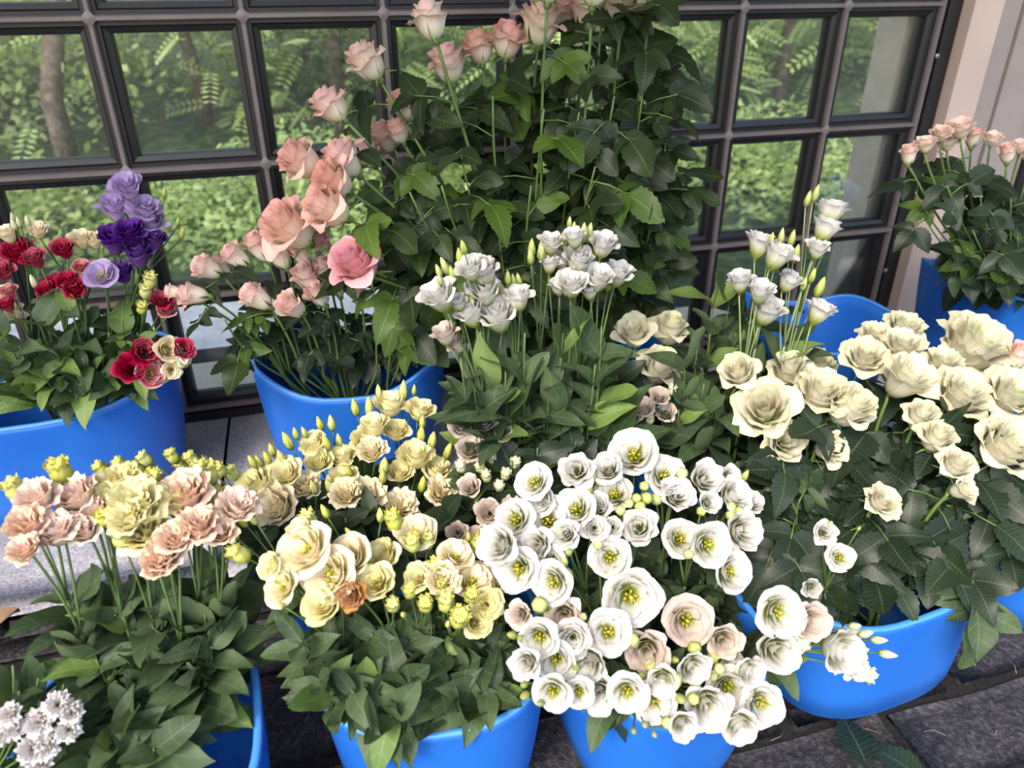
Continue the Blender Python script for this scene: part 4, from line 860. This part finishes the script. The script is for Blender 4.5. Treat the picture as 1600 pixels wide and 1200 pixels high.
# lower leafy part of the front yellow bunch
lis_shoots('yellow', [(470, 1000), (520, 1020), (580, 990), (640, 1010), (700, 1020), (760, 1010), (800, 1040), (550, 1080), (620, 1070), (690, 1080), (760, 1080), (500, 1070), (610, 1120), (820, 1000)], Yl(980, -.76, 1120, -.83), 'bloomless leafy lisianthus shoot below the pale yellow blooms', 'leafy shoots under the yellow lisianthus', 6, .060)

# yellow lisianthus behind the front row
Y2 = mk([(610, 634, 48), (655, 642, 42), (585, 667, 44), (618, 675, 40), (498, 722, 42), (535, 716, 42), (535, 747, 42), (650, 714, 52), (448, 740, 46), (402, 760, 56), (490, 695, 40), (570, 690, 42), (680, 735, 44), (625, 740, 40)], 'half', 'lis_yellow')+mk([(570, 777, 58), (432, 792, 64), (625, 792, 52), (582, 706, 42), (540, 772, 44), (475, 760, 46), (690, 770, 44)], 'frill', 'lis_cream')
Y2 += mk([(555, 638, 30), (577, 637, 34), (592, 614, 26), (630, 612, 34), (500, 663, 26), (518, 662, 30), (450, 690, 34), (510, 692, 30), (530, 690, 26), (555, 697, 34), (660, 660, 26), (658, 680, 32), (675, 690, 34), (600, 730, 38), (515, 760, 32), (660, 758, 32), (672, 772, 38), (490, 762, 30), (425, 704, 26), (418, 716, 26), (406, 722, 26), (395, 722, 28), (440, 715, 30), (545, 737, 26), (647, 610, 18), (462, 678, 22), (476, 676, 22), (390, 752, 24), (700, 705, 30), (598, 745, 28)], 'long', 'bud_lime')
Y2 += mk([(x, y, 26) for x, y in [(160, 732), (190, 726), (215, 732), (240, 736), (270, 714), (300, 718), (322, 726), (345, 735), (228, 718), (285, 730), (175, 745), (365, 740), (205, 745)]], 'fbud', 'bud_lime')
lisianthus(B['backyellow'], Y2, lambda x, y: (-.47-(y-610)*.0006 if x > 375 else -.55)+rnd.uniform(-.01, .01), 'pale yellow lisianthus in the bunch just below the ledge', 'yellow lisianthus behind the front row', V((.29, -.52, -.02)), V((-.1, -.5, .85)), .5, .7, grow=1.12, k=4, nleaf=4, lsize=.055, lv='lis', zmin=.03, drop=.08)

# peach and lime fringed lisianthus, front left
PP = mk([(60, 778, 58), (122, 778, 62), (90, 832, 58), (132, 830, 44), (370, 792, 56), (150, 800, 40)], 'frill', 'lis_palepeach')+mk([(45, 822, 58), (40, 860, 44), (290, 772, 70), (312, 822, 58), (257, 866, 58), (245, 884, 42), (345, 832, 44), (275, 842, 52), (330, 800, 44)], 'frill', 'lis_peach')
PP += mk([(215, 787, 76), (225, 832, 68), (190, 757, 60), (166, 776, 40), (200, 810, 56)], 'frill', 'lis_yellow')
PP += mk([(95, 740, 48), (25, 766, 42), (276, 788, 50), (326, 742, 42), (340, 782, 44), (310, 736, 36), (190, 842, 38), (160, 812, 30), (240, 755, 40)], 'fbud', 'bud_lime')
lisianthus(B['peach'], PP, lambda x, y: -.66-(y-740)*.0006+rnd.uniform(-.012, .012), 'peach and lime fringed lisianthus stem in the front bucket', 'peach lisianthus in the front bucket', V((.07, -.70, .05)), V((-.1, -.55, .85)), .55, .6, grow=1.12, k=3, nleaf=7, lsize=.066, lv='lis', lit=.04, zmin=.03, drop=.10, stem_r=.0022)
lis_shoots('peach', [(110, 930), (180, 960), (250, 960), (320, 960), (350, 920), (150, 1030), (230, 1040), (300, 1040), (260, 1110), (200, 1110), (330, 1010), (240, 1170), (180, 1160)], Yl(930, -.70, 1170, -.80), 'bloomless leafy lisianthus shoot below the peach blooms', 'leafy shoots under the peach lisianthus', 5, .064, up=.7)

# tall white lisianthus in the middle
def c6(x, y): return (640+x/2.963, 330+y/2.963)
MA = mk([(736, 423, 40), (756, 427, 44), (758, 457, 46), (687, 466, 50), (736, 493, 42), (777, 496, 54), (809, 468, 40), (716, 474, 28)], 'cup', 'lis_white')+mk([(696, 524, 36), (716, 540, 28)], 'cup', 'lis_blush')
MA += mk([c6(*q)+(s,) for *q, s in [(250, 170, 24), (235, 220, 30), (165, 260, 30), (200, 300, 30), (135, 280, 22), (140, 320, 20), (290, 410, 26), (430, 385, 34), (455, 312, 24), (505, 325, 24), (480, 322, 20)]], 'long', 'bud_green')
MBh = mk([(861, 382, 34), (898, 373, 32), (942, 384, 40), (903, 407, 42), (859, 414, 28), (878, 409, 30), (934, 437, 42), (964, 430, 40), (893, 447, 44), (873, 449, 28), (921, 456, 28)], 'cup', 'lis_white')
MBh += mk([c6(*q)+(s,) for *q, s in [(565, 175, 28), (610, 190, 32), (715, 140, 34), (760, 88, 24), (805, 105, 30), (830, 105, 30), (740, 55, 18), (925, 330, 30), (560, 215, 26)]], 'long', 'bud_green')
LM = 'tall white lisianthus with cup-shaped blooms in the middle'
lisianthus(B['mid'], MA, lambda x, y: -.56+rnd.uniform(-.015, .015), LM, 'tall white lisianthus in the middle', V((.55, -.52, .0)), V((-.2, -.3, 1)), .5, .6, grow=1.16, k=4, nleaf=7, lsize=.088, lv='lis', lit=.15, zmin=.05, drop=.12, up=1.2, fmax=.98)
lisianthus(B['mid'], MBh, lambda x, y: -.52+rnd.uniform(-.015, .015), LM, 'tall white lisianthus in the middle', V((.56, -.5, .0)), V((.05, -.3, 1)), .5, .6, grow=1.16, k=4, nleaf=8, lsize=.085, lv='lis', lit=.10, zmin=.05, drop=.13, up=1.3, fmax=.95)
lis_shoots('mid', [(740, 600), (790, 580), (860, 590), (930, 570), (770, 680), (850, 660), (920, 640), (960, 610), (880, 520), (820, 520), (940, 510), (720, 560)], lambda x, y: -.58, 'broad-leaved lisianthus shoot below the tall white blooms', 'leafy shoots under the tall white lisianthus', 4, .085, lit=.1, up=1.2)
# dim blush lisianthus low between the bunches
DD = mk([(755, 662, 48), (785, 672, 40), (735, 702, 48), (765, 802, 48), (747, 842, 44), (800, 792, 34)], 'half', 'lis_blush')+mk([(715, 832, 34), (735, 762, 36), (720, 670, 34), (775, 640, 32)], 'cup', 'lis_blush')+mk([(x, y, 26) for x, y in [(790, 742), (760, 745), (770, 716), (750, 730), (780, 760), (720, 730), (805, 725), (740, 690)]], 'fbud', 'bud_cream')
lisianthus(B['mid'], DD, lambda x, y: -.555-(y-640)*.0005, 'dim blush lisianthus low between yellow and white bunches', 'blush lisianthus low in the middle', V((.45, -.5, -.05)), V((-.2, -.6, .7)), .6, .5, k=4, nleaf=3, lsize=.06, zmin=.0, drop=.07)
lisianthus(B['stray'], mk([(1005, 638, 40), (1030, 620, 34), (990, 650, 30), (1040, 645, 34)], 'half', 'lis_blush')+mk([(1015, 655, 24), (980, 630, 24), (1050, 610, 22)], 'fbud', 'bud_cream'), lambda x, y: -.55, 'blush lisianthus stem tucked below the stray cream roses', None, V((.7, -.5, -.02)), V((-.1, -.6, .7)), .6, .5, k=8, nleaf=3, zmin=.0, drop=.07)
# white lisianthus leaning right
RR = mk([(1298, 332, 42), (1289, 358, 40), (1277, 390, 32), (1187, 383, 42), (1214, 401, 44), (1232, 441, 34), (1156, 441, 36), (1188, 458, 38), (1198, 488, 46), (1279, 488, 40)], 'cup', 'lis_white')
RR += mk([(1221, 370, 24), (1237, 374, 26), (1274, 304, 26), (1262, 312, 24), (1315, 332, 22), (1243, 398, 28), (1256, 445, 22), (1269, 432, 24), (1281, 450, 32), (1180, 452, 24), (1205, 375, 22)], 'long', 'bud_green')
lisianthus(B['stray'], RR, lambda x, y: -.49-.0002*(y-330)+rnd.uniform(-.012, .012), 'white lisianthus leaning across the empty blue bucket', 'white lisianthus leaning right', V((.80, -.5, -.15)), V((.3, -.2, 1)), .4, .6, grow=1.14, k=4, nleaf=7, lsize=.080, lv='lis', lit=.12, zmin=.05, drop=.14, up=1.4, stemmat='stem_pale', fmax=.9)
lis_shoots('stray', [(1110, 520), (1070, 560), (1100, 600), (1060, 640), (1120, 640), (1150, 520), (1140, 470), (1120, 440), (1165, 490), (1180, 440), (1090, 680), (1040, 690)], lambda x, y: -.56 if y > 535 else -.445, 'broad-leaved lisianthus shoot under the leaning white blooms', 'leafy shoots under the leaning lisianthus', 4, .080, lit=.08, up=1.3)

# mixed purple, crimson and cream lisianthus, left bucket
kw = dict(nleaf=5, lsize=.055, lv='lis', lit=.25, zmin=.17, drop=.09)
fl = V((-.05, -.45, .9)); cl = V((-.06, -.2, .1))
lisianthus(B['mixed'], mk([(200, 294, 46)], 'cup', 'lis_lilac')+mk([(181, 327, 46), (226, 331, 48), (236, 352, 44), (210, 328, 42)], 'cup', 'lis_lilac')+mk([(257, 302, 20), (278, 347, 18), (284, 366, 24)], 'long', 'bud_green'), lambda x, y: -.30, 'lilac lisianthus stem rising highest above the left bucket', None, cl, fl, .5, .6, k=9, rad=300, **kw)
lisianthus(B['mixed'], mk([(180, 377, 50), (205, 366, 46), (216, 397, 50), (241, 377, 36), (191, 428, 38)], 'cup', 'lis_purple'), lambda x, y: -.32, 'deep purple lisianthus stem just below the lilac blooms', None, cl, fl, .5, .6, k=9, rad=300, **kw)
lisianthus(B['mixed'], mk([(158, 429, 48)], 'open', 'lis_lilac'), lambda x, y: -.34, 'single open lilac lisianthus with a yellow centre', None, cl, TOCAM, .9, .3, k=2, nleaf=2, lsize=.05, zmin=.17)
lisianthus(B['mixed'], mk([(30, 396, 46), (55, 406, 34), (5, 426, 34), (75, 456, 32), (108, 442, 34), (118, 454, 32), (12, 478, 26), (100, 391, 34), (85, 445, 30)], 'cup', 'lis_crimson')+mk([(128, 418, 28), (14, 455, 26)], 'half', 'lis_rosy'), lambda x, y: -.32+rnd.uniform(-.02, .02), 'crimson lisianthus stem in the left bucket', 'crimson lisianthus in the left bucket', cl, fl, .5, .6, k=4, **kw)
lisianthus(B['mixed'], mk([(128, 376, 34), (148, 377, 30), (12, 367, 32), (60, 362, 30), (5, 460, 26), (25, 490, 30)], 'cup', 'lis_cream')+mk([(30, 348, 22), (43, 347, 22), (53, 441, 28), (22, 352, 24), (160, 385, 14), (20, 340, 18)], 'long', 'bud_cream'), lambda x, y: -.31, 'cream lisianthus stem between the crimson blooms', 'cream lisianthus in the left bucket', cl, fl, .5, .6, k=5, **kw)
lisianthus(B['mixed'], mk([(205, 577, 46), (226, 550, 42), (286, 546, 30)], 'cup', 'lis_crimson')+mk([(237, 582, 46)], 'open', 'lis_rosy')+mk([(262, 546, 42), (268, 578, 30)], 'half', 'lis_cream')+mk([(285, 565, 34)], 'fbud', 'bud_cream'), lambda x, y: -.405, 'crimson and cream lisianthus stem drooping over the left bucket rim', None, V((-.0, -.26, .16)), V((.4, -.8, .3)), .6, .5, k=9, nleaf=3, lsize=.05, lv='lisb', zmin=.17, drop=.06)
lisianthus(B['mixed'], mk([(252, 471, 32)], 'cup', 'lis_crimson')+mk([(262, 484, 32)], 'half', 'lis_rosy')+mk([(235, 440, 32), (228, 456, 30), (222, 482, 26)], 'fbud', 'bud_lime'), lambda x, y: -.33, 'dark red and blush lisianthus stem with lime buds leaning towards the spray roses', None, cl, fl, .5, .6, k=9, rad=300, **kw)
lis_shoots('mixed', [(60, 500), (110, 480), (85, 540), (30, 540), (130, 560), (20, 580), (70, 590), (160, 580), (215, 520), (190, 500), (110, 610), (5, 520)], lambda x, y: -.34, 'bloomless leafy lisianthus shoot in the left bucket', 'leafy shoots in the left bucket', 4, .060, lit=.35, zmin=.17)

# white carnations, bottom left corner
CC = mk([(13, 1116, 34), (20, 1140, 32), (60, 1128, 42), (90, 1100, 38), (110, 1112, 34), (106, 1140, 36), (50, 1170, 42), (71, 1166, 38), (60, 1196, 36), (-5, 1150, 34)], 'carn', 'carnation')+mk([(85, 1120, 14), (92, 1138, 12), (35, 1185, 14)], 'long', 'bud_green')
lisianthus(B['carn'], CC, lambda x, y: -.80-.0002*(y-1100), 'small white carnation beside the peach lisianthus', 'white carnations in the corner', V((-.12, -.78, -.05)), TOCAM, .7, .5, k=4, nleaf=4, lsize=.055, lv='lis', zmin=.02, drop=.06, name='carnation', stem_r=.0016)
lis_shoots('carn', [(20, 1040), (60, 1060), (100, 1070), (30, 1080)], lambda x, y: -.76, 'broad-leaved shoot beside the white carnations', 'leafy shoots beside the carnations', 4, .07, zmin=.0)

lis_shoots('white', [(930, 790), (990, 800), (1050, 800), (1100, 810), (1010, 860), (900, 850), (1150, 850), (960, 760)], lambda x, y: -.655, 'dark leafy lisianthus shoot at the rear of the white dome', 'leafy shoots behind the white dome', 5, .058, lv='dark', lit=.0, zmin=.02)
lis_shoots('mid', [(720, 790), (770, 770), (810, 830), (745, 870), (690, 800), (800, 720), (840, 700), (900, 690)], lambda x, y: -.605, 'dark lisianthus shoot under the dim blush blooms', 'leafy shoots under the blush lisianthus', 5, .060, lv='dark', lit=.0, zmin=.0)
lis_shoots('stray', [(960, 580), (1010, 600), (1060, 590), (980, 660), (1030, 680), (1090, 540)], lambda x, y: -.47-(y-560)*.0006, 'dark leafy shoot around the stray cream roses', 'leafy shoots around the stray roses', 5, .066, lv='dark', lit=.0, zmin=.0)
lis_shoots('backyellow', [(450, 830), (540, 810), (620, 830), (690, 820), (400, 830), (580, 790)], lambda x, y: -.60, 'dark lisianthus shoot under the yellow blooms below the ledge', 'leafy shoots under the rear yellow lisianthus', 5, .058, lv='dark', lit=.0, zmin=.0)
# ------------------------------------------------------------------ small things on the floor
def lying(px, py, ang, L, lv, label, dz=.012):
    p = at_z(px, py, FLOOR_Z+dz); me = LV[lv][0]
    o = obj('fallen_leaf', me, None, Matrix.Translation(p) @ Matrix.Rotation(ang, 4, 'Z') @ Matrix.Rotation(radians(-6), 4, 'Y') @ Matrix.Scale(L, 4)); tag(o, label, 'leaf')
lying(1355, 1195, radians(78), .075, 'dark', 'fallen green rose leaf lying flat on the slate floor below the round bucket')
lying(1440, 1215, radians(120), .070, 'dark', 'second darker fallen leaf lying on the slate beside the first')
mb = MB(); pts = []; uvs = []
for i in range(9):
    for j in range(5):
        t, s = i/8, j/4*2-1; pts.append((t, .34*s*sin(pi*min(1, t+.05))**.7, .3*sin(t*2.6)+.22*s*s)); uvs.append((t, (s+1)/2))
mb.grid(pts, 8, 4, uvs); o = obj('dry_leaf', mb.mesh('dry_leaf', M['dry_leaf']), None, Matrix.Translation(at_y(-8, 985, -.66)) @ Matrix.Rotation(radians(40), 4, 'Z') @ Matrix.Scale(.024, 4)); tag(o, 'curled dry brown leaf at the edge of the carnation bunch', 'leaf')
mb = MB()
for k in range(150):
    x, y = rnd.uniform(.1, 1.3), rnd.uniform(-1.0, -.5); a = rnd.uniform(0, 6.28); L = rnd.uniform(.006, .03); z = FLOOR_Z+.0015
    mb.tube([V((x, y, z)), V((x+cos(a)*L*.5, y+sin(a)*L*.5, z+.002)), V((x+cos(a+.3)*L, y+sin(a+.3)*L, z))], .0005, .0003, 3)
for k in range(60):
    x, y = rnd.uniform(-.3, .7), rnd.uniform(-.4, -.04); a = rnd.uniform(0, 6.28); L = rnd.uniform(.004, .012); z = LEDGE_Z+.001
    mb.tube([V((x, y, z)), V((x+cos(a)*L*.5, y+sin(a)*L*.5, z+.001)), V((x+cos(a+.3)*L, y+sin(a+.3)*L, z))], .0004, .0003, 3)
o = obj('plant_litter', mb.mesh('litter', M['straw'])); tag(o, 'thin bits of straw scattered on the stone', 'litter', kind='stuff')
